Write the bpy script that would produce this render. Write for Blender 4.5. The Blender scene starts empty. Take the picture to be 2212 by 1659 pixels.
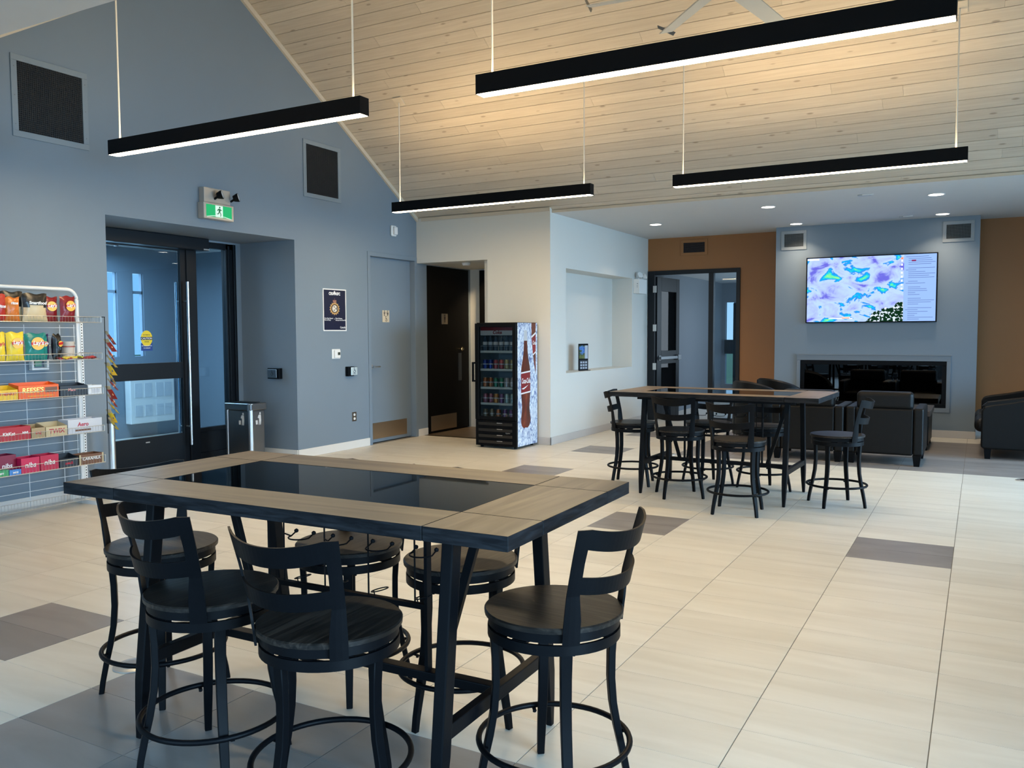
import bpy, bmesh, math, random
from mathutils import Vector, Matrix
random.seed(7)
S = bpy.context.scene
COL = S.collection
PI = math.pi
def R(d): return math.radians(d)

# ------------------------------------------------------------------ camera
def make_camera():
    F, yaw, pitch, roll = 1825.65, -0.505892, -0.0595524, -0.00421827
    cy, sy, cp, sp = math.cos(yaw), math.sin(yaw), math.cos(pitch), math.sin(pitch)
    f = Vector((sy*cp, cy*cp, sp)); r = Vector((cy, -sy, 0)); u = r.cross(f)
    cr, sr = math.cos(roll), math.sin(roll)
    r2 = cr*r + sr*u; u2 = -sr*r + cr*u
    cam = bpy.data.cameras.new('camera'); o = bpy.data.objects.new('camera', cam); COL.objects.link(o)
    m = Matrix((r2, u2, -f)).transposed().to_4x4(); m.translation = Vector((0, 0, 1.45))
    o.matrix_world = m
    cam.sensor_fit = 'HORIZONTAL'; cam.sensor_width = 36; cam.lens = F/2212*36
    cam.clip_start = 0.05; cam.clip_end = 300
    S.camera = o
    return r2, u2, f, F
CAM = make_camera()
def project(x, y, z):
    p = Vector((x, y, z-1.45)); d = p.dot(CAM[2])
    if d < 0.1: return None
    return 1106+CAM[3]*p.dot(CAM[0])/d, 829.5-CAM[3]*p.dot(CAM[1])/d

# ------------------------------------------------------------------ look and world
S.view_settings.view_transform = 'Standard'; S.view_settings.look = 'None'
S.view_settings.gamma = 1; S.view_settings.use_curve_mapping = False
S.view_settings.exposure = 0.86
S.cycles.use_denoising = True
S.cycles.max_bounces = 8; S.cycles.diffuse_bounces = 4; S.cycles.glossy_bounces = 4; S.cycles.transparent_max_bounces = 12
S.cycles.sample_clamp_indirect = 6; S.cycles.caustics_reflective = False; S.cycles.caustics_refractive = False
W = bpy.data.worlds.new('sky'); S.world = W; W.use_nodes = True
nt = W.node_tree; nt.nodes.clear()
tc = nt.nodes.new('ShaderNodeTexCoord'); sep = nt.nodes.new('ShaderNodeSeparateXYZ')
rmp = nt.nodes.new('ShaderNodeValToRGB'); bg = nt.nodes.new('ShaderNodeBackground'); out = nt.nodes.new('ShaderNodeOutputWorld')
nt.links.new(tc.outputs['Generated'], sep.inputs[0]); nt.links.new(sep.outputs[2], rmp.inputs[0])
rmp.color_ramp.elements[0].position = 0.0; rmp.color_ramp.elements[0].color = (.30, .52, .72, 1)
rmp.color_ramp.elements[1].position = 0.35; rmp.color_ramp.elements[1].color = (.22, .48, .85, 1)
nt.links.new(rmp.outputs[0], bg.inputs[0]); bg.inputs[1].default_value = 0.95
nt.links.new(bg.outputs[0], out.inputs[0])

def area(name, loc, d, size, power, col, shape='RECTANGLE', spread=180):
    l = bpy.data.lights.new(name, 'AREA'); l.shape = shape; l.size = size[0]
    if shape == 'RECTANGLE': l.size_y = size[1]
    l.energy = power; l.color = col; l.spread = R(spread)
    o = bpy.data.objects.new(name, l); COL.objects.link(o); o.location = loc
    o.rotation_euler = Vector(d).to_track_quat('-Z', 'Y' if abs(d[2]) < .9 else 'X').to_euler()
    return o
DAY = (.42, .71, 1.0)
# daylight falling in through the building's windows
area('daylight', (4.05, 9.1, 1.6), (-1, 0, -.36), (5.0, 2.1), 140, DAY, spread=95)
area('daylight', (4.05, -.3, 1.6), (-1, .25, -.36), (4.0, 2.1), 105, DAY, spread=80)
area('daylight', (-2.0, -3.3, 1.6), (0, 1, -.55), (8.0, 2.1), 60, DAY, spread=90)
area('daylight', (-10.7, 7.0, 1.7), (1, 0, 0), (3.6, 1.6), 60, (.60, .80, 1.0))
area('daylight', (-2.6, 16.2, 1.6), (-1, 0, 0), (2.6, 1.8), 15, (.70, .85, 1.0))

# ------------------------------------------------------------------ materials
def nodes(name):
    m = bpy.data.materials.new(name); m.use_nodes = True
    n = m.node_tree; b = n.nodes['Principled BSDF']
    return m, n, b
def mat(name, col, rough=.5, metal=0, noise=0, scale=6, bump=0, bscale=80, spec=.5, coat=0, emit=None, es=1, alpha=None, stretch=None):
    m, n, b = nodes(name)
    b.inputs['Base Color'].default_value = (*col, 1); b.inputs['Roughness'].default_value = rough
    b.inputs['Metallic'].default_value = metal; b.inputs['Specular IOR Level'].default_value = spec
    if coat: b.inputs['Coat Weight'].default_value = coat; b.inputs['Coat Roughness'].default_value = .1
    if emit: b.inputs['Emission Color'].default_value = (*emit, 1); b.inputs['Emission Strength'].default_value = es
    tc = n.nodes.new('ShaderNodeTexCoord'); mp = n.nodes.new('ShaderNodeMapping'); n.links.new(tc.outputs['Object'], mp.inputs[0])
    if stretch: mp.inputs['Scale'].default_value = stretch
    nz = n.nodes.new('ShaderNodeTexNoise'); nz.inputs['Scale'].default_value = scale; nz.inputs['Detail'].default_value = 4
    n.links.new(mp.outputs[0], nz.inputs[0])
    mx = n.nodes.new('ShaderNodeMix'); mx.data_type = 'RGBA'
    k = noise if noise else .02
    mx.inputs['A'].default_value = (*[c*(1-k) for c in col], 1); mx.inputs['B'].default_value = (*[min(1, c*(1+k)) for c in col], 1)
    n.links.new(nz.outputs['Fac'], mx.inputs['Factor']); n.links.new(mx.outputs['Result'], b.inputs['Base Color'])
    if bump:
        bz = n.nodes.new('ShaderNodeTexNoise'); bz.inputs['Scale'].default_value = bscale; n.links.new(mp.outputs[0], bz.inputs[0])
        bp = n.nodes.new('ShaderNodeBump'); bp.inputs['Strength'].default_value = bump; bp.inputs['Distance'].default_value = .004
        n.links.new(bz.outputs['Fac'], bp.inputs['Height']); n.links.new(bp.outputs[0], b.inputs['Normal'])
    return m
def emission(name, col, st):
    m = bpy.data.materials.new(name); m.use_nodes = True; n = m.node_tree; n.nodes.clear()
    e = n.nodes.new('ShaderNodeEmission'); e.inputs[0].default_value = (*col, 1); e.inputs[1].default_value = st
    o = n.nodes.new('ShaderNodeOutputMaterial'); n.links.new(e.outputs[0], o.inputs[0]); return m
def pane(name, tint, gloss=1.5, rough=.02, extra=0):
    """thin architectural glass: see-through with a Fresnel reflection"""
    m = bpy.data.materials.new(name); m.use_nodes = True; n = m.node_tree; n.nodes.clear()
    t = n.nodes.new('ShaderNodeBsdfTransparent'); t.inputs[0].default_value = (*tint, 1)
    g = n.nodes.new('ShaderNodeBsdfGlossy'); g.inputs['Roughness'].default_value = rough
    f = n.nodes.new('ShaderNodeFresnel'); f.inputs[0].default_value = gloss
    a = n.nodes.new('ShaderNodeMath'); a.operation = 'ADD'; a.inputs[1].default_value = extra; a.use_clamp = True
    x = n.nodes.new('ShaderNodeMixShader'); o = n.nodes.new('ShaderNodeOutputMaterial')
    n.links.new(f.outputs[0], a.inputs[0]); n.links.new(a.outputs[0], x.inputs[0]); n.links.new(t.outputs[0], x.inputs[1]); n.links.new(g.outputs[0], x.inputs[2])
    n.links.new(x.outputs[0], o.inputs[0]); return m
def ramp_mat(name, stops, scale, stretch=(1, 1, 1), rough=.5, detail=6, dist=0, coat=0, bump=0, coord='Object', rnd=0, spec=.5, wave=False):
    """noise (or wood wave) through a colour ramp, optional per-object random shift"""
    m, n, b = nodes(name)
    tc = n.nodes.new('ShaderNodeTexCoord'); mp = n.nodes.new('ShaderNodeMapping'); mp.inputs['Scale'].default_value = stretch
    oi = n.nodes.new('ShaderNodeObjectInfo')
    ml = n.nodes.new('ShaderNodeVectorMath'); ml.operation = 'SCALE'; ml.inputs['Scale'].default_value = 1
    cb = n.nodes.new('ShaderNodeCombineXYZ'); sc = n.nodes.new('ShaderNodeMath'); sc.operation = 'MULTIPLY'; sc.inputs[1].default_value = 37
    n.links.new(oi.outputs['Random'], sc.inputs[0])
    for i in range(3): n.links.new(sc.outputs[0], cb.inputs[i])
    ad = n.nodes.new('ShaderNodeVectorMath'); ad.operation = 'ADD'
    n.links.new(tc.outputs[coord], mp.inputs[0]); n.links.new(mp.outputs[0], ad.inputs[0]); n.links.new(cb.outputs[0], ad.inputs[1])
    if wave:
        z = n.nodes.new('ShaderNodeTexWave'); z.bands_direction = 'Y'; z.inputs['Scale'].default_value = scale; z.inputs['Distortion'].default_value = dist or 6
        z.inputs['Detail'].default_value = 3; z.inputs['Detail Scale'].default_value = 1.2
        n.links.new(ad.outputs[0], z.inputs[0]); fac = z.outputs['Fac']
    else:
        z = n.nodes.new('ShaderNodeTexNoise'); z.inputs['Scale'].default_value = scale; z.inputs['Detail'].default_value = detail; z.inputs['Distortion'].default_value = dist
        n.links.new(ad.outputs[0], z.inputs[0]); fac = z.outputs['Fac']
    r = n.nodes.new('ShaderNodeValToRGB'); els = r.color_ramp.elements
    while len(els) < len(stops): els.new(.5)
    for e, (p, c) in zip(els, stops): e.position = p; e.color = (*c, 1)
    n.links.new(fac, r.inputs[0]); col = r.outputs[0]
    if rnd:
        hs = n.nodes.new('ShaderNodeHueSaturation'); mr = n.nodes.new('ShaderNodeMapRange')
        mr.inputs['To Min'].default_value = 1-rnd; mr.inputs['To Max'].default_value = 1+rnd
        n.links.new(oi.outputs['Random'], mr.inputs[0]); n.links.new(mr.outputs[0], hs.inputs['Value']); n.links.new(col, hs.inputs['Color']); col = hs.outputs[0]
    n.links.new(col, b.inputs['Base Color']); b.inputs['Roughness'].default_value = rough; b.inputs['Specular IOR Level'].default_value = spec
    if coat: b.inputs['Coat Weight'].default_value = coat; b.inputs['Coat Roughness'].default_value = .08
    if bump:
        bp = n.nodes.new('ShaderNodeBump'); bp.inputs['Strength'].default_value = bump; bp.inputs['Distance'].default_value = .003
        n.links.new(fac, bp.inputs['Height']); n.links.new(bp.outputs[0], b.inputs['Normal'])
    return m
def pine_mat():
    """whitewashed pine: fine lengthwise grain with scattered darker knots"""
    m, n, b = nodes('whitewashed_pine')
    tc = n.nodes.new('ShaderNodeTexCoord'); oi = n.nodes.new('ShaderNodeObjectInfo')
    sc = n.nodes.new('ShaderNodeMath'); sc.operation = 'MULTIPLY'; sc.inputs[1].default_value = 91; n.links.new(oi.outputs['Random'], sc.inputs[0])
    cb = n.nodes.new('ShaderNodeCombineXYZ'); n.links.new(sc.outputs[0], cb.inputs[0]); n.links.new(sc.outputs[0], cb.inputs[1])
    ad = n.nodes.new('ShaderNodeVectorMath'); ad.operation = 'ADD'; n.links.new(tc.outputs['Object'], ad.inputs[0]); n.links.new(cb.outputs[0], ad.inputs[1])
    m1 = n.nodes.new('ShaderNodeMapping'); m1.inputs['Scale'].default_value = (1.2, 30, 30); n.links.new(ad.outputs[0], m1.inputs[0])
    g = n.nodes.new('ShaderNodeTexNoise'); g.inputs['Scale'].default_value = 1.2; g.inputs['Detail'].default_value = 5; g.inputs['Distortion'].default_value = 1.2; n.links.new(m1.outputs[0], g.inputs[0])
    r = n.nodes.new('ShaderNodeValToRGB'); r.color_ramp.elements[0].position = .3; r.color_ramp.elements[0].color = (.53, .46, .37, 1)
    r.color_ramp.elements[1].position = .7; r.color_ramp.elements[1].color = (.62, .555, .455, 1); n.links.new(g.outputs['Fac'], r.inputs[0])
    m2 = n.nodes.new('ShaderNodeMapping'); m2.inputs['Scale'].default_value = (3.4, 9.5, 9.5); n.links.new(ad.outputs[0], m2.inputs[0])
    v = n.nodes.new('ShaderNodeTexVoronoi'); v.inputs['Scale'].default_value = 1.0; n.links.new(m2.outputs[0], v.inputs[0])
    k = n.nodes.new('ShaderNodeValToRGB'); k.color_ramp.elements[0].position = .07; k.color_ramp.elements[0].color = (1, 1, 1, 1)
    k.color_ramp.elements[1].position = .14; k.color_ramp.elements[1].color = (0, 0, 0, 1); n.links.new(v.outputs['Distance'], k.inputs[0])
    mu = n.nodes.new('ShaderNodeMath'); mu.operation = 'MULTIPLY'; mu.inputs[1].default_value = .62; n.links.new(k.outputs[0], mu.inputs[0])
    mx = n.nodes.new('ShaderNodeMix'); mx.data_type = 'RGBA'; n.links.new(mu.outputs[0], mx.inputs['Factor']); n.links.new(r.outputs[0], mx.inputs['A']); mx.inputs['B'].default_value = (.22, .155, .10, 1)
    hs = n.nodes.new('ShaderNodeHueSaturation'); mr = n.nodes.new('ShaderNodeMapRange'); mr.inputs['To Min'].default_value = .93; mr.inputs['To Max'].default_value = 1.07
    n.links.new(oi.outputs['Random'], mr.inputs[0]); n.links.new(mr.outputs[0], hs.inputs['Value']); n.links.new(mx.outputs['Result'], hs.inputs['Color'])
    n.links.new(hs.outputs[0], b.inputs['Base Color']); b.inputs['Roughness'].default_value = .45
    return m
def screen_mat():
    """weather satellite map: grey-lilac land and cloud with blue, cyan, green and yellow storm cells"""
    m = bpy.data.materials.new('weather_map'); m.use_nodes = True; n = m.node_tree; n.nodes.clear()
    tc = n.nodes.new('ShaderNodeTexCoord')
    mp = n.nodes.new('ShaderNodeMapping'); mp.inputs['Scale'].default_value = (2.6, 1, 3.9); mp.inputs['Rotation'].default_value = (0, R(28), 0); mp.inputs['Location'].default_value = (3.1, 0, 1.3)
    n.links.new(tc.outputs['Object'], mp.inputs[0])
    a = n.nodes.new('ShaderNodeTexNoise'); a.inputs['Scale'].default_value = 1.35; a.inputs['Detail'].default_value = 8; a.inputs['Roughness'].default_value = .55; a.inputs['Distortion'].default_value = .5; n.links.new(mp.outputs[0], a.inputs[0])
    r = n.nodes.new('ShaderNodeValToRGB'); els = r.color_ramp.elements
    st = [(.0, (.05, .05, .6)), (.36, (.16, .16, .75)), (.43, (.42, .52, .95)), (.52, (.50, .68, 1.05)), (.565, (.50, .70, 1.05)), (.585, (.03, .25, .85)), (.63, (.0, .5, .9)), (.67, (.10, .85, .45)), (.73, (.75, .95, .05))]
    while len(els) < len(st): els.new(.5)
    for e, (p, c) in zip(els, st): e.position = p; e.color = (*c, 1)
    n.links.new(a.outputs['Fac'], r.inputs[0])
    # dark, speckled ground towards the lower right corner of the map
    b = n.nodes.new('ShaderNodeTexNoise'); b.inputs['Scale'].default_value = 26; b.inputs['Detail'].default_value = 4; n.links.new(tc.outputs['Object'], b.inputs[0])
    rb = n.nodes.new('ShaderNodeValToRGB'); rb.color_ramp.interpolation = 'CONSTANT'; rb.color_ramp.elements[0].color = (.005, .03, .012, 1); rb.color_ramp.elements[1].position = .55; rb.color_ramp.elements[1].color = (.75, .85, 1, 1)
    n.links.new(b.outputs['Fac'], rb.inputs[0])
    sp = n.nodes.new('ShaderNodeSeparateXYZ'); n.links.new(tc.outputs['Object'], sp.inputs[0])
    m1 = n.nodes.new('ShaderNodeMath'); m1.operation = 'MULTIPLY_ADD'; m1.inputs[1].default_value = .62; n.links.new(sp.outputs[0], m1.inputs[0])
    m2 = n.nodes.new('ShaderNodeMath'); m2.operation = 'MULTIPLY'; m2.inputs[1].default_value = -1.0; n.links.new(sp.outputs[2], m2.inputs[0]); n.links.new(m2.outputs[0], m1.inputs[2])
    c = n.nodes.new('ShaderNodeTexNoise'); c.inputs['Scale'].default_value = 5; n.links.new(tc.outputs['Object'], c.inputs[0])
    m3 = n.nodes.new('ShaderNodeMath'); m3.operation = 'MULTIPLY_ADD'; m3.inputs[1].default_value = .5; n.links.new(c.outputs['Fac'], m3.inputs[0]); n.links.new(m1.outputs[0], m3.inputs[2])
    gt = n.nodes.new('ShaderNodeMath'); gt.operation = 'GREATER_THAN'; gt.inputs[1].default_value = .17; n.links.new(m3.outputs[0], gt.inputs[0])
    mx = n.nodes.new('ShaderNodeMix'); mx.data_type = 'RGBA'; n.links.new(gt.outputs[0], mx.inputs['Factor']); n.links.new(r.outputs[0], mx.inputs['A']); n.links.new(rb.outputs[0], mx.inputs['B'])
    e = n.nodes.new('ShaderNodeEmission'); e.inputs[1].default_value = .62; n.links.new(mx.outputs['Result'], e.inputs[0])
    o = n.nodes.new('ShaderNodeOutputMaterial'); n.links.new(e.outputs[0], o.inputs[0]); return m

M = {}
M['blue'] = mat('slate_blue_paint', (.185, .235, .285), .55, noise=.04, scale=1.5, bump=.08, bscale=300)
M['white'] = mat('warm_white_paint', (.66, .66, .62), .55, noise=.02, scale=1.2, bump=.06, bscale=300)
M['ceil'] = mat('white_ceiling_paint', (.60, .61, .61), .7, noise=.02, bump=.05, bscale=300)
M['orange'] = mat('burnt_orange_paint', (.30, .125, .035), .5, noise=.05, scale=1.5, bump=.06, bscale=300)
M['base'] = mat('off_white_baseboard', (.72, .70, .66), .4, noise=.02)
M['trimwood'] = mat('pale_wood_trim', (.62, .55, .44), .5, noise=.06, stretch=(3, 3, 30))
M['black'] = mat('black_powder_coat', (.0022, .0028, .004), .45, spec=.12, noise=.15, scale=30, bump=.05, bscale=400)
M['blackm'] = mat('black_door_paint', (.003, .003, .003), .5, spec=.12, noise=.1)
M['frame'] = mat('black_aluminium', (.004, .006, .009), .38, spec=.3, noise=.1)
M['steel'] = mat('brushed_steel', (.62, .63, .64), .3, metal=1, noise=.05, scale=60, stretch=(1, 1, 12))
M['steeld'] = mat('dark_brushed_steel', (.22, .23, .24), .32, metal=1, noise=.08, scale=60, stretch=(12, 12, 1))
M['bronze'] = mat('dull_bronze_plate', (.46, .36, .25), .3, metal=.85, noise=.06, scale=40, stretch=(1, 1, 10))
M['grey'] = mat('silver_grey_metal', (.17, .20, .23), .45, metal=.2, noise=.03)
M['zinc'] = mat('zinc_wire', (.60, .60, .58), .35, metal=.7, noise=.05)
M['whitep'] = mat('white_plastic', (.78, .78, .76), .35, noise=.02)
M['wirew'] = mat('white_coated_wire', (.74, .76, .78), .35, noise=.02)
M['dark'] = mat('dark_void', (.006, .006, .007), .8, noise=.2)
M['leather'] = mat('black_leather', (.0045, .0045, .0045), .42, spec=.18, noise=.25, scale=12, bump=.25, bscale=180)
M['rod'] = mat('white_rod', (.80, .77, .68), .35, noise=.02)
M['grout'] = mat('grey_grout', (.27, .25, .22), .8, noise=.1, scale=40)
M['tile'] = ramp_mat('beige_porcelain', [(.3, (.60, .55, .46)), (.7, (.70, .655, .565))], 1.6, (.8, 5.5, 1), .34, 5, .6, rnd=.035)
M['tileg'] = ramp_mat('grey_porcelain', [(.3, (.19, .172, .158)), (.7, (.27, .245, .228))], 1.6, (1, 3.0, 1), .36, 5, .6, rnd=.06)
M['tilew'] = ramp_mat('brown_wood_tile', [(.3, (.06, .045, .032)), (.7, (.12, .09, .06))], 3, (1, 8, 1), .4)
M['pine'] = pine_mat()
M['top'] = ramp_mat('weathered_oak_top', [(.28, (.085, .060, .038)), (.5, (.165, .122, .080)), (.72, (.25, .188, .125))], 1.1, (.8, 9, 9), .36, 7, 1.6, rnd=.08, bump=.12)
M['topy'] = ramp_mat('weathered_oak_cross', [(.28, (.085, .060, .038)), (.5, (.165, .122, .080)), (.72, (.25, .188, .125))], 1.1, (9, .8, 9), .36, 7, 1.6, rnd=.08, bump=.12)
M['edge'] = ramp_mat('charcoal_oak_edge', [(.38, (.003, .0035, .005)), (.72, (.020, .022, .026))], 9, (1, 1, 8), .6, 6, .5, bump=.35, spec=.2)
M['seat'] = ramp_mat('dark_oak_seat', [(.34, (.004, .0035, .003)), (.52, (.014, .011, .009)), (.70, (.042, .033, .026))], 3.6, (.8, 11, 11), .42, 7, 1.6, rnd=.1, bump=.2, spec=.3)
M['glassb'] = mat('black_glass', (.001, .002, .003), .02, noise=.05, spec=.5); M['glassb'].node_tree.nodes['Principled BSDF'].inputs['IOR'].default_value = 1.16
M['door_glass'] = pane('entrance_glass', (.66, .82, .92), 1.38, .01, .0)
M['lounge_glass'] = pane('lounge_door_glass', (.82, .88, .92), 1.45)
M['fire_glass'] = pane('fireplace_glass', (.35, .36, .38), 1.6, .01, .05)
M['cool_glass'] = pane('cooler_glass', (.80, .85, .88), 1.45)
M['pen'] = emission('pendant_diffuser', (1.0, .75, .44), 42.0)
M['penup'] = emission('pendant_uplight', (1.0, .70, .36), 19.0)
M['down'] = emission('downlight_lens', (1.0, .88, .74), 7.0)
M['map'] = screen_mat()
M['panel'] = emission('pale_blue_page', (.33, .52, .95), .62)
M['ink'] = mat('grey_print', (.10, .13, .22), .6)
M['exitg'] = emission('lit_green_sign', (.03, .50, .18), .55)
M['exitw'] = emission('lit_white_sign', (.70, .95, .82), .6)
M['pine'].name = 'whitewashed_pine'
def flat(name, c=0, rough=.4, **k):
    if name not in M: M[name] = mat(name, c, rough, **k)
    return M[name]

# ------------------------------------------------------------------ mesh helpers
class MB:
    def __init__(s): s.v = []; s.f = []; s.m = []; s.sm = []
    def add(s, vs, fs, mi=0, smooth=False):
        o = len(s.v); s.v += [tuple(v) for v in vs]
        for f in fs: s.f.append(tuple(i+o for i in f)); s.m.append(mi); s.sm.append(smooth)
        return s
    def box(s, x0, x1, y0, y1, z0, z1, mi=0, top=None, mtx=None):
        vs = [Vector((x, y, z)) for z in (z0, z1) for y in (y0, y1) for x in (x0, x1)]
        if mtx: vs = [mtx @ v for v in vs]
        fs = [(0, 2, 3, 1), (4, 5, 7, 6), (0, 1, 5, 4), (2, 6, 7, 3), (0, 4, 6, 2), (1, 3, 7, 5)]
        o = len(s.v); s.v += [tuple(v) for v in vs]
        for i, f in enumerate(fs):
            s.f.append(tuple(j+o for j in f)); s.m.append(top if (top is not None and i == 1) else mi); s.sm.append(False)
        return s
    def bar(s, p0, p1, w0, h0, w1=None, h1=None, side=None, mi=0):
        """box beam from p0 to p1; width along side, height across"""
        p0, p1 = Vector(p0), Vector(p1); d = (p1-p0).normalized()
        sd = Vector(side) if side else (Vector((0, 0, 1)).cross(d) if abs(d.z) < .95 else Vector((1, 0, 0)))
        sd = (sd-d*sd.dot(d)).normalized(); up = d.cross(sd)
        w1 = w0 if w1 is None else w1; h1 = h0 if h1 is None else h1
        vs = []
        for p, w, h in ((p0, w0, h0), (p1, w1, h1)):
            for a, b in ((-1, -1), (1, -1), (1, 1), (-1, 1)): vs.append(p+sd*a*w/2+up*b*h/2)
        return s.add(vs, [(3, 2, 1, 0), (4, 5, 6, 7), (0, 1, 5, 4), (1, 2, 6, 5), (2, 3, 7, 6), (3, 0, 4, 7)], mi)
    def tube(s, pts, r, n=8, closed=False, mi=0, caps=True, r2=None):
        pts = [Vector(p) for p in pts]; k = len(pts); rings = []
        up = Vector((0, 0, 1))
        for i, p in enumerate(pts):
            if closed: d = (pts[(i+1) % k]-pts[i-1]).normalized()
            else: d = (pts[min(i+1, k-1)]-pts[max(i-1, 0)]).normalized()
            a = up.cross(d)
            if a.length < .1: a = Vector((1, 0, 0)).cross(d) if abs(d.x) < .9 else Vector((0, 1, 0)).cross(d)
            a.normalize(); b = d.cross(a)
            rr = r if not isinstance(r, (list, tuple)) else r[i]
            rings.append([p+a*math.cos(2*PI*j/n)*rr+b*math.sin(2*PI*j/n)*rr for j in range(n)])
        vs = [v for q in rings for v in q]; fs = []
        for i in range(k if closed else k-1):
            for j in range(n):
                a, b = i*n+j, i*n+(j+1) % n; c, d = ((i+1) % k)*n+(j+1) % n, ((i+1) % k)*n+j
                fs.append((a, b, c, d))
        s.add(vs, fs, mi, True)
        if not closed and caps:
            o = len(s.v)-len(vs)
            s.f.append(tuple(o+j for j in reversed(range(n)))); s.m.append(mi); s.sm.append(False)
            s.f.append(tuple(o+(k-1)*n+j for j in range(n))); s.m.append(mi); s.sm.append(False)
        return s
    def lathe(s, prof, n=32, c=(0, 0), mi=0, smooth=True, closed=False):
        """prof: (r, z) from bottom to top; r = 0 closes the end"""
        vs = [(c[0]+r*math.cos(2*PI*j/n), c[1]+r*math.sin(2*PI*j/n), z) for r, z in prof for j in range(n)]
        fs = []; k = len(prof)
        for i in range(k if closed else k-1):
            for j in range(n): fs.append((i*n+j, i*n+(j+1) % n, ((i+1) % k)*n+(j+1) % n, ((i+1) % k)*n+j))
        return s.add(vs, fs, mi, smooth)
    def prism(s, poly, a0, a1, axis='z', mi=0):
        """poly in the two other axes (x: yz, y: xz, z: xy) extruded from a0 to a1"""
        def P(u, v, a): return (a, u, v) if axis == 'x' else ((u, a, v) if axis == 'y' else (u, v, a))
        n = len(poly); vs = [P(u, v, a0) for u, v in poly]+[P(u, v, a1) for u, v in poly]
        fs = [tuple(reversed(range(n))), tuple(range(n, 2*n))]+[(i, (i+1) % n, n+(i+1) % n, n+i) for i in range(n)]
        return s.add(vs, fs, mi)
    def build(s, name, m, parent=None, bevel=0, loc=None, seg=2):
        me = bpy.data.meshes.new(name); me.from_pydata(s.v, [], s.f)
        ms = m if isinstance(m, (list, tuple)) else [m]
        for x in ms: me.materials.append(x)
        me.polygons.foreach_set('material_index', s.m); me.polygons.foreach_set('use_smooth', s.sm)
        bm = bmesh.new(); bm.from_mesh(me); bmesh.ops.recalc_face_normals(bm, faces=bm.faces); bm.to_mesh(me); bm.free(); me.update()
        if any(s.sm): me.set_sharp_from_angle(angle=R(38))
        o = bpy.data.objects.new(name, me); COL.objects.link(o)
        if parent: o.parent = parent
        if loc: o.location = loc
        if bevel:
            b = o.modifiers.new('bevel', 'BEVEL'); b.width = bevel; b.segments = seg; b.limit_method = 'ANGLE'; b.angle_limit = R(40)
        return o
def tag(o, label, cat, group=None):
    o['label'] = label; o['category'] = cat
    if group: o['group'] = group
    return o
def thing(name, label, cat, loc=(0, 0, 0), rotz=0, group=None):
    o = bpy.data.objects.new(name, None); COL.objects.link(o); o.empty_display_size = .1
    o.location = loc; o.rotation_euler = (0, 0, rotz); return tag(o, label, cat, group)
def struct(o): o['kind'] = 'structure'; return o
def copy_tree(o, parent=None):
    c = o.copy(); COL.objects.link(c)
    if parent: c.parent = parent
    for ch in list(o.children): copy_tree(ch, c)
    return c
def text(body, size, m, parent, loc, rot=(PI/2, 0, 0), name='lettering', bold=0, align='CENTER', ext=.0006, shear=0, sx=1):
    cu = bpy.data.curves.new(name, 'FONT'); cu.body = body; cu.size = size; cu.extrude = ext; cu.offset = bold; cu.align_x = align; cu.align_y = 'CENTER'; cu.shear = shear; cu.resolution_u = 3
    t = bpy.data.objects.new('t', cu); COL.objects.link(t)
    dg = bpy.context.evaluated_depsgraph_get(); dg.update()
    me = bpy.data.meshes.new_from_object(t.evaluated_get(dg)); bpy.data.objects.remove(t); bpy.data.curves.remove(cu)
    me.name = name; me.materials.clear(); me.materials.append(m)
    if sx != 1:
        for v in me.vertices: v.co.x *= sx
    o = bpy.data.objects.new(name, me); COL.objects.link(o); o.parent = parent; o.location = loc; o.rotation_euler = rot
    return o
def disc(cx, cz, rx, rz, y, n=24, th=.001):
    return [(cx+rx*math.cos(2*PI*i/n), cz+rz*math.sin(2*PI*i/n)) for i in range(n)]

# ================================================================== STRUCTURE
GX = -6.95            # gable wall face
RY, RZ = 6.29, 5.27   # ridge
EY, EZ = 9.87, 3.025  # far eave
NY, NZ = 2.78, 3.09   # near eave
def zfar(y): return RZ-(y-RY)*(RZ-EZ)/(EY-RY)
def znear(y): return NZ+(y-NY)*(RZ-NZ)/(RY-NY)
def ztop(y):
    return NZ if y <= NY else (znear(y) if y <= RY else (zfar(y) if y < EY else EZ))

# floor: grout bed with separate tiles
TW, TP, X0, Y0 = .6095, .3026, -.121, 3.041
fl = struct(MB().box(-7.9, 4.0, -3.2, 13.5, -.06, -.003).build('floor', M['grout']))
tiles = []
for i in range(-13, 8):
    for j in range(-21, 35):
        x0 = X0+i*TW; y0 = Y0+j*TP; x1 = x0+TW; y1 = y0+TP
        if x1 < -6.96 or x0 > 4 or y0 > 13.45 or y1 < -3.1: continue
        cx, cy = (x0+x1)/2, (y0+y1)/2
        if cx < -4.86 and cy > 9.93: continue
        g = (i == -1 and j in (9, 10)) or (i == -4 and j in (9, 10)) or (i == -7 and j in (21, 22)) or (i == -7 and j in (15, 16)) or (i == -7 and j in (-3, -2)) \
            or (i >= -5 and j <= -3 and i <= -1) or (i >= -5 and 22 <= j <= 30) or (i == -7 and j in (27, 28))
        p = project(cx, cy, 0)
        vis = p is not None and -60 < p[0] < 2270 and 700 < p[1] < 1760
        tiles.append((not vis, math.hypot(cx, cy), x0, x1, y0, y1, g))
tiles.sort(key=lambda t: t[:2])
protos = {}
rest = {False: MB(), True: MB()}
for k, (nv, d, x0, x1, y0, y1, g) in enumerate(tiles):
    if k < 300 and not nv:
        if g not in protos:
            protos[g] = MB().box(.002, TW-.002, .0012, TP-.0012, -.008, 0).build('tile', M['tileg' if g else 'tile'], fl)
            o = protos[g]
        else:
            o = protos[g].copy(); COL.objects.link(o)
        o.location = (x0, y0, 0)
    else:
        rest[g].box(max(x0, GX)+.002, x1-.002, y0+.0012, min(y1, 13.45)-.0012, -.008, 0)
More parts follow.
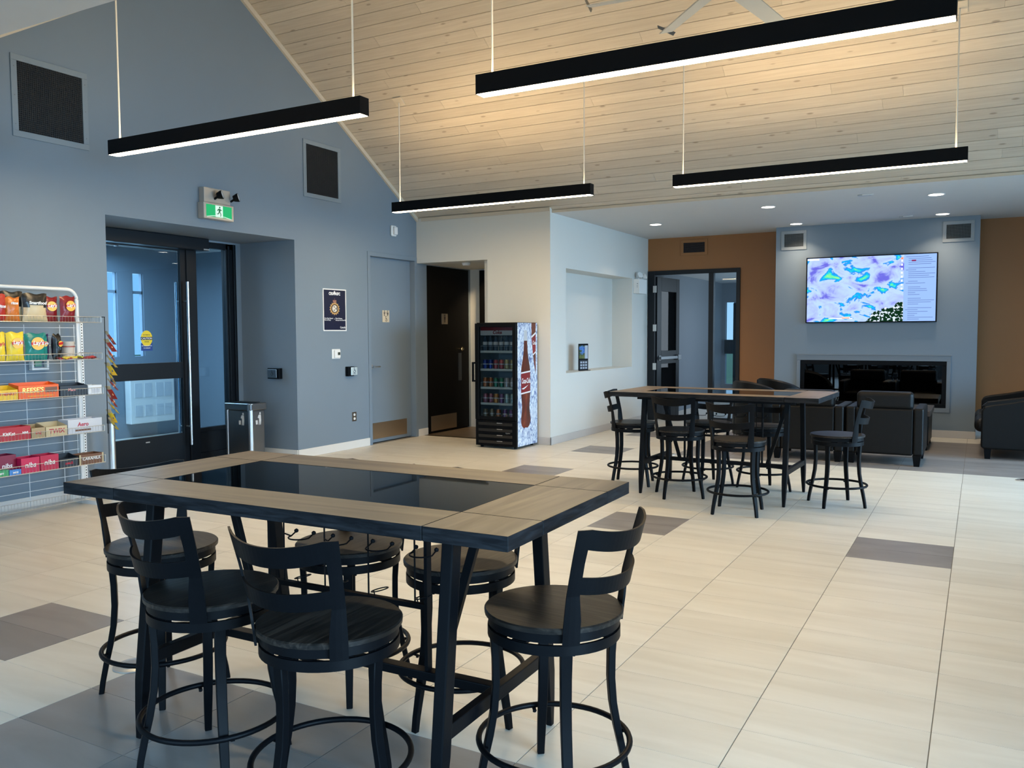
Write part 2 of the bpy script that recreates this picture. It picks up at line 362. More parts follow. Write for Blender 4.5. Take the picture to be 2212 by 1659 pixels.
for g in (False, True):
    o = rest[g].build('tile_field', M['tileg' if g else 'tile'], fl); o['kind'] = 'stuff'
struct(MB().box(-7.0, -4.9, 9.93, 11.3, -.06, 0).build('floor.001', M['tilew']))

# gable wall (wall_left) with entry opening and washroom door opening
w = MB()
def gable(y0, y1, zb=0.0, x0=GX-.12):
    ys = [y0]+[y for y in (NY, RY, EY) if y0 < y < y1]+[y1]
    w.prism([(y, zb) for y in (y0, y1)]+[(y, ztop(y)+.06) for y in reversed(ys)], x0, GX, 'x')
OY0, OY1, OZ = 4.97, 7.38, 2.54
gable(-3.2, OY0); gable(OY0, OY1, OZ); gable(OY1, 8.715); gable(8.715, 9.78, 2.50); gable(9.78, 9.95)
w.prism([(9.95, 0), (10.04, 0), (10.04, 2.46), (9.95, 2.46)], GX-.12, GX, 'x')
w.prism([(11.17, 0), (11.3, 0), (11.3, 2.46), (11.17, 2.46)], GX-.12, GX, 'x')
w.prism([(10.04, 2.43), (11.17, 2.43), (11.17, 2.46), (10.04, 2.46)], GX-.12, GX, 'x')
w.box(-7.9, GX-.12, OY1, OY1+.12, 0, OZ+.1); w.box(-7.9, GX-.12, OY0-.12, OY0, 0, OZ+.1)
w.box(-7.9, GX-.12, OY0-.12, OY1+.12, OZ, OZ+.1)
w.box(-7.94, -7.82, 7.31, OY1, 0, OZ)
w.box(-7.94, -7.82, OY0-.1, 7.31, 2.52, OZ)
w.box(-7.16, -7.08, 9.9, 11.4, 0, 2.6); w.box(-7.2, -7.1, 8.6, 9.9, 0, 2.6)  # unseen backing added behind the two doors to block daylight leaks
struct(w.build('wall_left', M['blue']))
# white header, return and niche walls
w = MB()
w.box(GX, -5.80, 9.80, 9.93, 2.44, 3.06); w.box(-5.80, -4.86, 9.80, 9.93, 0, 3.06)
w.box(-4.98, -4.86, 9.93, 10.27, 0, 3.06)
w.box(-4.98, -4.86, 10.27, 12.72, 0, .915); w.box(-4.98, -4.86, 10.27, 12.72, 2.317, 3.06)
w.box(-4.98, -4.86, 12.72, 13.45, 0, 3.06)
w.box(-5.30, -5.20, 10.15, 12.84, .80, 2.45)
w.box(-5.20, -4.98, 10.15, 10.27, .80, 2.45); w.box(-5.20, -4.98, 12.72, 12.84, .80, 2.45)
w.box(-5.20, -4.98, 10.15, 12.84, .80, .915); w.box(-5.20, -4.98, 10.15, 12.84, 2.317, 2.45)
w.box(-5.92, -5.80, 9.93, 11.3, 0, 2.5)
w.box(-6.95, -5.80, 11.22, 11.32, 0, 2.5)
struct(w.build('wall_centre', M['white']))
struct(MB().box(GX, -5.8, 9.93, 11.3, 2.44, 2.5).build('ceiling.003', M['white']))
# back wall with lounge door opening
w = MB()
w.box(-4.86, -3.33, 13.45, 13.57, 2.47, 3.06); w.box(-3.33, 4.0, 13.45, 13.57, 0, 3.06)
struct(w.build('wall_back', M['orange']))
CY = 12.96
w = MB(); FX0, FX1 = -2.69, -.04
w.box(FX0, -2.32, CY, 13.45, 0, 3.0); w.box(-.39, FX1, CY, 13.45, 0, 3.0)
w.box(-2.32, -.39, CY, 13.45, 0, .40); w.box(-2.32, -.39, CY, 13.45, 1.045, 3.0)
struct(w.build('wall_chimney', M['blue']))
# right and front walls with window openings (behind the camera)
def wall_with_windows(name, axis, a, b, c0, c1, wins, z0, z1, H, m):
    w = MB()
    def bx(p, q, zz0, zz1):
        if axis == 'x': w.box(a, b, p, q, zz0, zz1)
        else: w.box(p, q, a, b, zz0, zz1)
    cur = c0
    for p, q in wins:
        bx(cur, p, 0, H); bx(p, q, 0, z0); bx(p, q, z1, H); cur = q
    bx(cur, c1, 0, H)
    return struct(w.build(name, m))
wall_with_windows('wall_right', 'x', 3.9, 4.02, -3.2, 13.5, [(-2.3, 2.7), (6.6, 11.6)], .5, 2.7, 5.4, M['white'])
wall_with_windows('wall_front', 'y', -3.22, -3.1, -7.0, 4.0, [(-6.0, 2.0)], .5, 2.7, 3.2, M['blue'])
def window_frame(n, axis, pos, c0, c1, z0, z1, cnt):
    w = MB(); t = .06
    def bx(p, q, zz0, zz1):
        if axis == 'x': w.box(pos-.03, pos+.03, p, q, zz0, zz1)
        else: w.box(p, q, pos-.03, pos+.03, zz0, zz1)
    bx(c0, c1, z0, z0+t); bx(c0, c1, z1-t, z1); bx(c0, c1, z0+1.45, z0+1.5)
    for k in range(cnt+1):
        x = c0+(c1-c0-t)*k/cnt; bx(x, x+t, z0, z1)
    struct(w.build('window_%d' % n, M['frame']))
window_frame(1, 'x', 3.96, -2.3, 2.7, .5, 2.7, 4)
window_frame(2, 'x', 3.96, 6.6, 11.6, .5, 2.7, 4)
window_frame(3, 'y', -3.16, -6.0, 2.0, .5, 2.7, 6)

# ceilings
sl = math.atan2(RZ-EZ, EY-RY); L = math.hypot(EY-RY, RZ-EZ)
cm = Matrix.Translation((0, RY, RZ)) @ Matrix.Rotation(-sl, 4, 'X')
cz = MB().box(GX, 4.0, 0, L, .022, .10, mtx=cm).build('ceiling', M['trimwood']); struct(cz)
bw = .1378; nb = int(L/bw)+1; cnt = 0
for k in range(nb):
    y0 = k*bw; y1 = min(L+.02, y0+bw)
    x = GX+.01; first = random.uniform(.8, 3.6)
    while x < 3.95:
        ln = first if x < GX+.1 else random.choice((3.05, 3.66, 4.27))
        x1 = min(3.98, x+ln)
        if 3.98-x1 < .6: x1 = 3.98
        b = MB(); e = .0025
        # tongue and groove board with chamfered edges
        prof = [(y0+.0045, 0), (y1-.0015, 0), (y1-.0008, .002), (y1-.0008, .02), (y0+.0008, .02), (y0+.0008, .006), (y0+.004, .006)]
        b.prism([(p-y0, q) for p, q in prof], 0, x1-x-.0015, 'x')
        o = b.build('board', M['pine'], cz)
        o.matrix_world = cm @ Matrix.Translation((x, y0, 0))
        x = x1
sn = math.atan2(RZ-NZ, RY-NY); Ln = math.hypot(RY-NY, RZ-NZ)
struct(MB().box(GX, 4.0, -Ln, 0, 0, .1, mtx=Matrix.Translation((0, RY, RZ)) @ Matrix.Rotation(sn, 4, 'X')).build('ceiling.001', M['ceil']))
struct(MB().box(-7.0, 4.0, -3.2, NY, NZ, NZ+.1).build('ceiling.002', M['ceil']))
struct(MB().box(-4.95, 4.0, 9.86, 13.55, 3.0, 3.1).build('ceiling.004', M['ceil']))
# trims
def trim(n, p0, p1):
    struct(MB().bar(p0, p1, .03, .055, side=(1, 0, 0)).build('trim_%d' % n, M['trimwood']))
trim(1, (GX+.015, RY, RZ-.03), (GX+.015, EY-.05, zfar(EY-.05)-.022))
trim(2, (GX+.015, RY, RZ-.03), (GX+.015, NY, NZ-.03))
struct(MB().box(GX, 4.0, 9.845, 9.86, 2.998, 3.03).build('trim_3', M['trimwood']))
struct(MB().box(-6.86, -4.86, 9.785, 9.80, 3.015, 3.06).build('trim_4', M['trimwood']))
# baseboards
def bb(name, boxes, m=None):
    w = MB()
    for b in boxes: w.box(*b)
    struct(w.build(name, m or M['base'], bevel=.003))
bb('baseboard_left', [(GX, GX+.012, 2.0, OY0, 0, .10), (GX, GX+.012, OY1, 8.70, 0, .10), (GX, GX+.012, 9.795, 10.03, 0, .10), (-7.82, GX, OY1-.012, OY1, 0, .10), (-7.82, -7.808, 7.315, OY1, 0, .1)])
M['base2'] = mat('grey_vinyl_baseboard', (.50, .48, .46), .45)
bb('baseboard_centre', [(-5.8, -4.848, 9.788, 9.80, 0, .10), (-4.86, -4.848, 9.788, 13.45, 0, .10)], M['base2'])
bb('baseboard_back', [(FX0, FX1+.012, CY-.012, CY, 0, .10), (FX1, FX1+.012, CY, 13.45, 0, .1), (FX1, 3.9, 13.438, 13.45, 0, .10), (-3.33, FX0, 13.438, 13.45, 0, .10)], M['base2'])

# vestibule behind the entrance
w = MB()
w.box(-10.5, -7.9, 3.6, 3.7, 0, 2.7); w.box(-10.5, -7.94, 8.95, 9.05, 0, 2.7)
for y0, y1, z0, z1 in ((3.6, 5.5, 0, 2.7), (5.5, 8.08, 0, 1.15), (5.5, 8.08, 2.32, 2.7), (8.08, 9.05, 0, 2.7), (5.9, 6.3, 1.15, 2.32), (6.75, 7.40, 1.15, 2.32), (7.66, 7.90, 1.15, 2.32)):
    w.box(-10.6, -10.5, y0, y1, z0, z1)
w.box(-7.94, -7.82, 7.38, 9.05, 0, 2.7)
struct(w.build('wall_vestibule', M['blue']))
struct(MB().box(-10.6, -7.82, 3.6, 9.05, -.06, 0).build('floor.002', M['tile']))
struct(MB().box(-10.6, -7.9, 3.6, 9.05, 2.68, 2.75).build('ceiling.005', M['ceil']))
w = MB()
for y0, y1 in ((5.5, 5.9), (6.3, 6.75), (7.40, 7.66), (7.90, 8.08)):
    w.box(-10.56, -10.52, y0, y1, 2.035, 2.075); w.box(-10.56, -10.52, y0, y0+.02, 1.15, 2.32); w.box(-10.56, -10.52, y1-.02, y1, 1.15, 2.32)
struct(w.build('window_4', M['blue']))
# passage behind the lounge door
M['greyw'] = mat('cool_grey_paint', (.20, .23, .26), .6, noise=.04, scale=1.4)
w = MB()
w.box(-5.0, -4.88, 13.57, 14.25, 0, 2.6); w.box(-5.0, -4.88, 14.25, 14.72, 0, 1.2); w.box(-5.0, -4.88, 14.25, 14.72, 2.06, 2.6); w.box(-5.0, -4.88, 14.72, 18.2, 0, 2.6)  # window opening added in place of a view reflected in the open leaf
w.box(-4.88, -2.4, 18.13, 18.25, 2.1, 2.6); w.box(-4.88, -4.8, 18.13, 18.25, 0, 2.1); w.box(-4.8, -4.62, 18.13, 18.25, 0, .35); w.box(-4.62, -2.4, 18.13, 18.25, 0, 2.1)
w.box(-2.5, -2.4, 13.57, 15.0, 0, 2.6); w.box(-2.5, -2.4, 17.4, 18.13, 0, 2.6); w.box(-2.5, -2.4, 15.0, 17.4, 0, .6); w.box(-2.5, -2.4, 15.0, 17.4, 2.45, 2.6)
struct(w.build('wall_passage', M['greyw']))
struct(MB().box(-5.0, -2.4, 13.5, 18.25, -.06, 0).build('floor.003', M['tile']))
struct(MB().box(-5.0, -2.4, 13.57, 18.25, 2.51, 2.6).build('ceiling.006', M['ceil']))
struct(MB().box(-4.62, -3.7, 18.08, 18.12, 0, 2.08).box(-4.80, -4.63, 18.06, 18.12, 1.0, 1.3).build('door_5', M['blackm']))
struct(MB().box(-70, -10.7, -60, 80, -.5, -.4).box(-10.7, 60, 18.5, 80, -.5, -.4).build('ground', mat('grass', (.12, .17, .05), .9, noise=.3, scale=2)))

# ------------------------------------------------------------------ doors
def door_root(n):
    o = bpy.data.objects.new('door_%d' % n, None); COL.objects.link(o); return struct(o)
# door_1: blue washroom door in the gable wall
d = door_root(1)
f = MB(); f.box(GX-.12, GX+.012, 8.70, 8.755, 0, 2.465); f.box(GX-.12, GX+.012, 9.735, 9.79, 0, 2.465); f.box(GX-.12, GX+.012, 8.70, 9.79, 2.465, 2.52)
f.box(GX-.12, GX-.075, 8.755, 8.77, 0, 2.45); f.box(GX-.12, GX-.075, 9.72, 9.735, 0, 2.45); f.box(GX-.12, GX-.075, 8.755, 9.735, 2.45, 2.465)
f.build('door_frame', M['blue'], d, bevel=.003)
lf = MB().box(GX-.115, GX-.07, 8.76, 9.73, .012, 2.455).build('door_leaf', M['blue'], d, bevel=.002)
MB().box(GX-.07, GX-.067, 8.80, 9.62, .055, .27).build('kick_plate', M['bronze'], lf)
h = MB(); h.tube([(GX-.07, 8.84, 1.02), (GX-.015, 8.84, 1.02), (GX-.012, 8.86, 1.02), (GX-.012, 8.96, 1.02)], .010, 10); h.box(GX-.07, GX-.062, 8.815, 8.865, .99, 1.05)
h.build('door_handle', M['steel'], lf)
def wc_sign(loc, rot, figs, label, w_=.16, h_=.155, pm=('cream_sign_plate', (.68, .56, .40))):
    s = thing('washroom_sign', label, 'sign', loc, rot)
    p = MB().box(-w_/2, w_/2, -.006, 0, -h_/2, h_/2).build('plate', flat(*pm), s, bevel=.004)
    g = MB()
    for k, (fx, fz, sc, kind) in enumerate(figs):
        g.prism([(fx+a*sc, fz+b*sc) for a, b in disc(0, .036, .0085, .0085, 0, 10)], -.0075, -.006, 'y')
        if kind == 'm': pl = [(-.011, .024), (.011, .024), (.011, -.004), (.006, -.006), (.006, -.034), (-.006, -.034), (-.006, -.006), (-.011, -.004)]
        elif kind == 'f': pl = [(-.007, .024), (.007, .024), (.017, -.010), (.006, -.012), (.006, -.034), (-.006, -.034), (-.006, -.012), (-.017, -.010)]
        else:
            pl = [(-.006, .025), (.002, .025), (.004, .008), (.018, .006), (.026, -.022), (.020, -.024), (.012, -.002), (-.004, -.002)]
            ring = [(.006+.021*math.cos(t), -.016+.021*math.sin(t)) for t in [R(a) for a in range(160, 370, 20)]]+[(.006+.015*math.cos(t), -.016+.015*math.sin(t)) for t in [R(a) for a in range(360, 150, -20)]]
            g.prism([(fx+a*sc, fz+b*sc) for a, b in ring], -.0075, -.006, 'y')
        g.prism([(fx+a*sc, fz+b*sc) for a, b in pl], -.0075, -.006, 'y')
    g.build('pictogram', flat('black_print', (.01, .01, .012)), p)
    return s
wc_sign((GX-.068, 9.165, 1.69), PI/2, [(-.038, .035, .95, 'm'), (.0, .045, .45, 'm'), (.038, .035, .95, 'f'), (-.003, -.035, .95, 'w')], 'cream washroom sign with two figures and wheelchair user on blue door', .15, .16)

# door_2: black glazed entrance in the recess
d = door_root(2); DX = -7.88
f = MB(); t0, t1 = DX-.04, DX+.04
f.box(t0, t1, OY0, 5.05, 0, 2.52); f.box(t0, t1, 7.175, 7.31, 0, 2.52); f.box(t0, t1, 6.605, 6.74, 0, 2.46)
f.box(t0, t1, OY0, 7.31, 2.455, 2.52); f.box(t0, t1, 6.74, 7.175, 0, .09); f.box(t0, t1, 6.74, 7.175, .33, .375)
f.box(t1, t1+.012, 7.20, 7.225, 0, 2.5); f.box(t1, t1+.02, 7.275, 7.31, 0, 2.52)
f.build('door_frame', M['frame'], d, bevel=.003)
MB().box(DX-.01, DX+.01, 6.74, 7.175, .09, .33).build('bottom_panel', M['frame'], d)
MB().box(DX-.004, DX+.004, 6.74, 7.175, .375, 2.455).build('side_glass', M['door_glass'], d)
lf = MB()
lf.box(DX-.022, DX+.022, 5.055, 5.14, .01, 2.45); lf.box(DX-.022, DX+.022, 6.53, 6.60, .01, 2.45)
lf.box(DX-.022, DX+.022, 5.14, 6.53, .01, .345); lf.box(DX-.022, DX+.022, 5.14, 6.53, .967, 1.147); lf.box(DX-.022, DX+.022, 5.14, 6.53, 2.39, 2.45)
lf = lf.build('door_leaf', M['frame'], d, bevel=.003)
MB().box(DX-.004, DX+.004, 5.14, 6.53, 1.147, 2.39).build('pane', M['door_glass'], lf)
MB().box(DX-.004, DX+.004, 5.14, 6.53, .345, .967).build('pane', M['door_glass'], lf)
for s, nm in ((1, 'door_handle'), (-1, 'door_handle')):
    x = DX+s*.095; h = MB(); h.tube([(x, 6.565, .21 if s > 0 else .33), (x, 6.565, 2.045)], .016, 14)
    for z in (.42, 1.83): h.tube([(DX+s*.02, 6.565, z), (x, 6.565, z)], .008, 8)
    h.build(nm, M['steel'], lf)
MB().box(DX+.022, DX+.024, 6.02, 6.07, .285, .297).build('badge', M['steel'], lf)
op = MB().box(DX+.04, DX+.19, OY0+.01, 6.80, 2.40, 2.535).build('door_operator', M['frame'], d, bevel=.006)
a = MB(); a.bar((DX+.12, 5.25, 2.39), (DX+.20, 5.62, 2.36), .02, .012); a.bar((DX+.20, 5.62, 2.36), (DX+.05, 5.70, 2.37), .02, .012); a.box(DX+.08, DX+.14, 5.22, 5.28, 2.375, 2.40)
a.build('arm', M['frame'], op)
MB().box(DX+.19, DX+.193, 6.72, 6.80, 2.405, 2.42).build('end_label', M['steel'], op)
MB().box(DX+.191, DX+.194, 5.10, 5.13, 2.43, 2.46).build('indicator', flat('white_dot', (.7, .7, .7)), op)
# caution sticker on the entrance glass
s = thing('door_sticker', 'yellow and blue caution decal on the entrance door glass', 'sticker', (DX+.006, 6.08, 1.28), PI/2)
MB().box(-.072, .072, -.001, 0, .002, .085).build('blue_panel', flat('sticker_blue', (.01, .05, .25)), s)
MB().prism(disc(0, .135, .072, .085, 0, 32), -.0014, 0, 'y').build('yellow_oval', flat('sticker_yellow', (.85, .62, .02)), s)
MB().box(-.074, .074, -.002, -.0014, .118, .152).build('black_band', flat('black_print', (.01, .01, .012)), s)
text('CAUTION', .030, flat('white_print', (.8, .8, .8)), s, (0, -.0022, .134), bold=.0006)
text('AUTOMATIC', .016, flat('black_print', 0), s, (0, -.0016, .172), bold=.0003)
text('DOOR', .018, flat('black_print', 0), s, (0, -.0016, .098), bold=.0003)
text('ACTIVATE SWITCH', .0145, flat('white_print', 0), s, (0, -.0012, .055), bold=.0003)
text('TO OPERATE', .0145, flat('white_print', 0), s, (0, -.0012, .030), bold=.0003)

# door_3: black washroom door ajar against the alcove wall
d = door_root(3)
MB().box(GX-.05, GX+.0, 10.045, 11.165, .012, 2.425).build('door_leaf', M['blackm'], d, bevel=.002)
lf = d.children[0]
MB().box(GX, GX+.003, 10.12, 10.80, .035, .255).build('kick_plate', M['bronze'], lf)
MB().box(GX, GX+.003, 10.86, 10.95, .74, 1.16).build('pull_plate', M['steeld'], lf)
k = MB(); k.lathe([(0, 0), (.011, 0), (.011, .03), (.026, .035), (.030, .05), (.024, .062), (0, .066)], 16); kb = k.build('knob', flat('brass_knob', (.75, .62, .38), .2, metal=1), lf)
kb.rotation_euler = (0, PI/2, 0); kb.location = (GX, 10.90, 1.22)
wc_sign((GX+.001, 10.49, 1.67), PI/2, [(0, .0, 1.5, 'm')], 'washroom sign with one standing figure on black door, plate darkened for alcove shade', .16, .155, ('shaded_sign_plate', (.16, .135, .10)))  # cream plate colour darkened here to carry the alcove's shade
# door_4: a second dark door at the back of the alcove
d = door_root(4)
MB().box(-6.755, -5.95, 11.17, 11.215, .01, 2.42).build('door_leaf', M['blackm'], d, bevel=.002)

# lounge door: frame, sidelight and open leaf (door_6)
d = door_root(6)
f = MB(); y0, y1 = 13.42, 13.52
f.box(-4.85, -4.735, y0, y1, 0, 2.47); f.box(-4.735, -3.39, y0, y1, 2.405, 2.47); f.box(-3.39, -3.33, y0, y1, 0, 2.47); f.box(-3.83, -3.75, y0, y1, 0, 2.405)
f.box(-3.75, -3.39, y0, y1, 0, .08)
f.build('door_frame', M['frame'], d, bevel=.004)
MB().box(-3.75, -3.39, 13.468, 13.474, .08, 2.405).build('side_glass', M['lounge_glass'], d)
lr = bpy.data.objects.new('open_leaf', None); COL.objects.link(lr)
lw = .90
lf = MB(); T = .022
lf.box(0, .17, -T, T, .01, 2.38); lf.box(lw-.13, lw, -T, T, .01, 2.38); lf.box(.17, lw-.13, -T, T, .01, .22); lf.box(.17, lw-.13, -T, T, .93, 1.15); lf.box(.17, lw-.13, -T, T, 2.15, 2.38)
leaf = lf.build('door_leaf', M['frame'], d, bevel=.003)
bpy.data.objects.remove(lr)
leaf.location = (-4.735, 13.50, 0); leaf.rotation_euler = (0, 0, R(84))
for z0, z1 in ((.22, .93), (1.15, 2.15)): MB().box(.17, lw-.13, -.004, .004, z0, z1).build('pane', M['lounge_glass'], leaf)
pb = MB(); pb.box(.06, .84, -T-.05, -T-.015, 1.005, 1.055); pb.box(.06, .14, -T-.015, -T, .99, 1.07); pb.box(.74, .86, -T-.06, -T, .985, 1.075)
pb.build('panic_bar', M['steeld'], leaf, bevel=.004)
hg = MB()
for z in (.896, 1.535, 2.171): hg.box(-4.755, -4.70, 13.405, 13.42, z-.055, z+.055)
hg.build('hinge', M['zinc'], d)

# ------------------------------------------------------------------ things on the gable wall
def vent_big(y0, y1, z0, z1, label):
    v = thing('wall_vent', label, 'vent', (GX, (y0+y1)/2, (z0+z1)/2), PI/2, 'square black vents high on the gable wall')
    w_, h_ = (y1-y0)/2, (z1-z0)/2; t = .05
    f = MB(); f.box(-w_, w_, -.012, 0, h_-t, h_); f.box(-w_, w_, -.012, 0, -h_, -h_+t); f.box(-w_, -w_+t, -.012, 0, -h_+t, h_-t); f.box(w_-t, w_, -.012, 0, -h_+t, h_-t)
    f = f.build('frame', flat('vent_frame_paint', (.21, .26, .30), .5), v, bevel=.002)
    sc = MB()
    for sx in (-1, 1):
        for z in (-h_+.1, 0, h_-.1): sc.prism(disc(sx*(w_-t/2), z, .004, .004, 0, 8), -.0135, -.012, 'y')
    sc.build('screw', M['steeld'], f)
    MB().box(-w_+t, w_-t, -.002, -.0005, -h_+t, h_-t).build('backing', M['dark'], v)
    g = MB(); n = 34
    for k in range(1, n):
        x = -w_+t+(2*w_-2*t)*k/n; g.box(x-.0012, x+.0012, -.009, -.003, -h_+t, h_-t)
        z = -h_+t+(2*h_-2*t)*k/n; g.box(-w_+t, w_-t, -.009, -.003, z-.0012, z+.0012)
    g = g.build('grille', flat('black_grille', (.035, .038, .042), .5), v)
vent_big(4.155, 4.83, 3.08, 3.745, 'large square black vent, the nearer one high on the blue wall')
vent_big(7.545, 8.20, 3.06, 3.725, 'square black vent above the washroom poster, beyond the pendant')

# exit sign with emergency lamps
s = thing('exit_sign', 'green running-man exit sign with two emergency lamps over the entrance', 'sign', (GX, 6.205, 2.62), PI/2)
MB().box(-.195, .195, -.09, 0, .005, .17).build('housing', flat('champagne_metal', (.50, .47, .42), .35, metal=.6), s, bevel=.006)
MB().box(-.175, .165, -.075, 0, .17, .32).build('battery_box', flat('champagne_metal', 0), s, bevel=.005)
gp = MB().box(-.165, .165, -.093, -.09, .03, .15).build('green_panel', M['exitg'], s)
MB().box(-.05, .045, -.0945, -.093, .032, .148).build('doorway', M['exitw'], gp)
g = MB()
def P(pl, y0=-.0965, y1=-.0945): g.prism(pl, y0, y1, 'y')
P([(.004+a, .131+b) for a, b in disc(0, 0, .009, .009, 0, 12)])
P([(-.012, .118), (.008, .119), (.014, .098), (.004, .080), (-.008, .084)])
P([(.004, .084), (.014, .082), (.022, .062), (.017, .040), (.010, .041), (.014, .060)])
P([(-.008, .088), (.002, .080), (-.012, .062), (-.034, .060), (-.034, .067), (-.016, .070)])
P([(-.012, .118), (-.026, .106), (-.030, .094), (-.024, .094), (-.010, .108)])
P([(.008, .119), (.014, .103), (.030, .100), (.029, .107), (.018, .111)])
g.build('running_figure', flat('exit_green_print', (.0, .16, .06)), gp)
g = MB(); pts = [(x/1000, .045+.02*math.cos(x/1000*9.5)-.018) for x in range(-160, 161, 20)]
g.prism([(x, z) for x, z in pts]+[(x, z-.006) for x, z in reversed(pts)], -.0935, -.093, 'y'); g.build('arc', M['exitw'], gp)
for hx in (-.03, .185):
    l = MB(); l.lathe([(0, 0), (.030, .0), (.045, .045), (.045, .055), (.040, .056)], 20)
    l = l.build('lamp_head', M['black'], s); l.location = (hx, -.10, .245); l.rotation_euler = (R(75), 0, R(35))
    r = MB().lathe([(.0, .050), (.039, .054)], 20).build('lens', flat('frosted_lens', (.75, .75, .75), .2), l)
    a = MB(); a.tube([(hx-.01, -.07, .215), (hx, -.11, .235)], .012, 8); a.build('bracket', M['black'], s)

# strobe, poster, thermostat, push button, outlet
s = thing('alarm_strobe', 'white fire alarm strobe high beside the washroom door corner', 'alarm', (GX, 9.25, 2.76), PI/2)
MB().box(-.055, .055, -.03, 0, 0, .145).build('base', M['whitep'], s, bevel=.015, seg=3)
MB().box(-.032, .038, -.065, -.03, .02, .125).build('lens', flat('frosted_lens', 0), s, bevel=.012, seg=3)
s = thing('poster', 'dark navy border agency poster with gold crest in white frame', 'poster', (GX, 8.05, 1.49), PI/2)
W_, H_ = .213, .515
f = MB(); t = .014
f.box(-W_, W_, -.012, 0, 0, t); f.box(-W_, W_, -.012, 0, H_-t, H_); f.box(-W_, -W_+t, -.012, 0, t, H_-t); f.box(W_-t, W_, -.012, 0, t, H_-t)
f.build('frame', M['whitep'], s)
pn = MB().box(-W_+t, W_-t, -.008, 0, t, H_-t).build('sheet', flat('navy_print', (.006, .009, .035), .35), s)
wp = flat('white_print', 0); gold = flat('gold_print', (.55, .33, .12))
text('CBSA', .048, wp, pn, (-.055, -.009, .455), bold=.0022, sx=.85); text('ASFC', .048, wp, pn, (.058, -.009, .455), bold=.0022, sx=.85)
leafp = [(0, .03), (.006, .018), (.014, .02), (.011, .006), (.022, .004), (.012, -.008), (.014, -.016), (.002, -.013), (0, -.024), (-.002, -.013), (-.014, -.016), (-.012, -.008), (-.022, .004), (-.011, .006), (-.014, .02), (-.006, .018)]
MB().prism([(a, .465+b) for a, b in leafp], -.0095, -.008, 'y').build('maple_leaf', wp, pn)
c = MB()
for k in range(15):
    a = 2*PI*k/15; c.prism([(.088*math.cos(a+q)*m_, .275+.075*math.sin(a+q)*m_) for q, m_ in ((-.17, .86), (0, 1.12), (.17, .86))], -.0086, -.008, 'y')
c.prism(disc(0, .275, .080, .068, 0, 30), -.0088, -.008, 'y'); c.build('crest_rim', gold, pn)
MB().prism(disc(0, .275, .064, .054, 0, 30), -.0092, -.0088, 'y').build('crest_band', flat('brown_print', (.06, .03, .015)), pn)
MB().prism(disc(0, .275, .046, .042, 0, 30), -.0096, -.0092, 'y').build('crest_field', flat('cream_print', (.75, .70, .60)), pn)
c = MB()
for pl in ([(-.024, .025), (-.004, .030), (-.003, .006)], [(.012, .0), (.034, .022), (.036, -.020)], [(-.024, -.024), (-.004, -.030), (-.003, -.006)]):
    c.prism([(a, .275+b) for a, b in pl], -.010, -.0096, 'y')
c.build('crest_bars', flat('black_print', 0), pn)
c = MB(); c.prism([(-.022, .345), (.022, .345), (.034, .372), (.022, .382), (.008, .372), (0, .388), (-.008, .372), (-.022, .382), (-.034, .372)], -.009, -.008, 'y')
c.box(-.002, .002, -.009, -.008, .386, .402); c.build('crown', flat('crown_print', (.35, .16, .11)), pn)
for x, al, b in ((-.19, 'LEFT', 'Gore Bay Airport\nPort of Entry'), (.012, 'LEFT', "Point d'entree\nAeroport de Gore Bay")):
    text(b, .0215, wp, pn, (x, -.009, .145), align=al, bold=.0005)
MB().prism(disc(-.006, .148, .005, .005, 0, 10), -.009, -.008, 'y').build('dot', wp, pn)
text('Canada', .034, wp, pn, (.145, -.009, .045), bold=.0005)
s = thing('thermostat', 'white square thermostat with small grey screen below the poster', 'thermostat', (GX, 8.067, 1.15), PI/2)
MB().box(-.075, .075, -.006, 0, 0, .118).build('wall_plate', M['whitep'], s, bevel=.012, seg=3)
b = MB().box(-.045, .058, -.028, -.006, .012, .106).build('body', M['whitep'], s, bevel=.006)
MB().box(.005, .05, -.029, -.028, .045, .080).build('display', flat('display_grey', (.05, .06, .05), .2), b)
s = thing('push_button', 'steel accessible door push plate with key switch by washroom door', 'button', (GX, 8.345, .925), PI/2)
MB().box(-.105, .005, -.05, 0, 0, .12).build('back_box', M['black'], s, bevel=.004)
b = MB().box(-.062, .055, -.062, -.05, .012, .112).build('push_plate', flat('pale_steel', (.62, .72, .75), .3, metal=.3), s, bevel=.004)
ring = lambda r0, r1: [(r1*math.cos(R(a)), r1*math.sin(R(a))) for a in range(160, 381, 20)]+[(r0*math.cos(R(a)), r0*math.sin(R(a))) for a in range(380, 159, -20)]
def wheel(parent, cx, cz, y, sc, m):
    g = MB(); g.prism([(cx+a*sc, cz-.008*sc+b*sc) for a, b in ring(.016, .021)], y-.001, y, 'y')
    g.prism([(cx+a*sc, cz+b*sc) for a, b in [(-.006, .025), (.002, .025), (.004, .010), (.018, .008), (.026, -.018), (.020, -.020), (.013, .0), (-.004, .0)]], y-.001, y, 'y')
    g.prism([(cx-.003*sc+a*sc, cz+.034*sc+b*sc) for a, b in disc(0, 0, .006, .006, 0, 10)], y-.001, y, 'y')
    g.build('wheelchair_symbol', m, parent)
wheel(b, -.004, .068, -.062, 1.0, flat('symbol_blue', (.02, .05, .10)))
text('PRESS\nTO OPEN', .012, flat('symbol_blue', 0), b, (-.004, -.0625, .033))
k = MB().box(.055, .105, -.02, 0, .015, .115).build('key_switch', M['steeld'], s, bevel=.003)
MB().box(.065, .095, -.021, -.02, .055, .08).build('display', flat('lcd_green', (.05, .16, .08), .2), k)
s = thing('wall_outlet', 'brown duplex wall outlet low on the blue wall', 'outlet', (GX, 8.396, .345), PI/2)
MB().box(-.042, .042, -.006, 0, 0, .118).build('cover_plate', flat('bronze_cover', (.10, .075, .055), .4, metal=.4), s, bevel=.003)
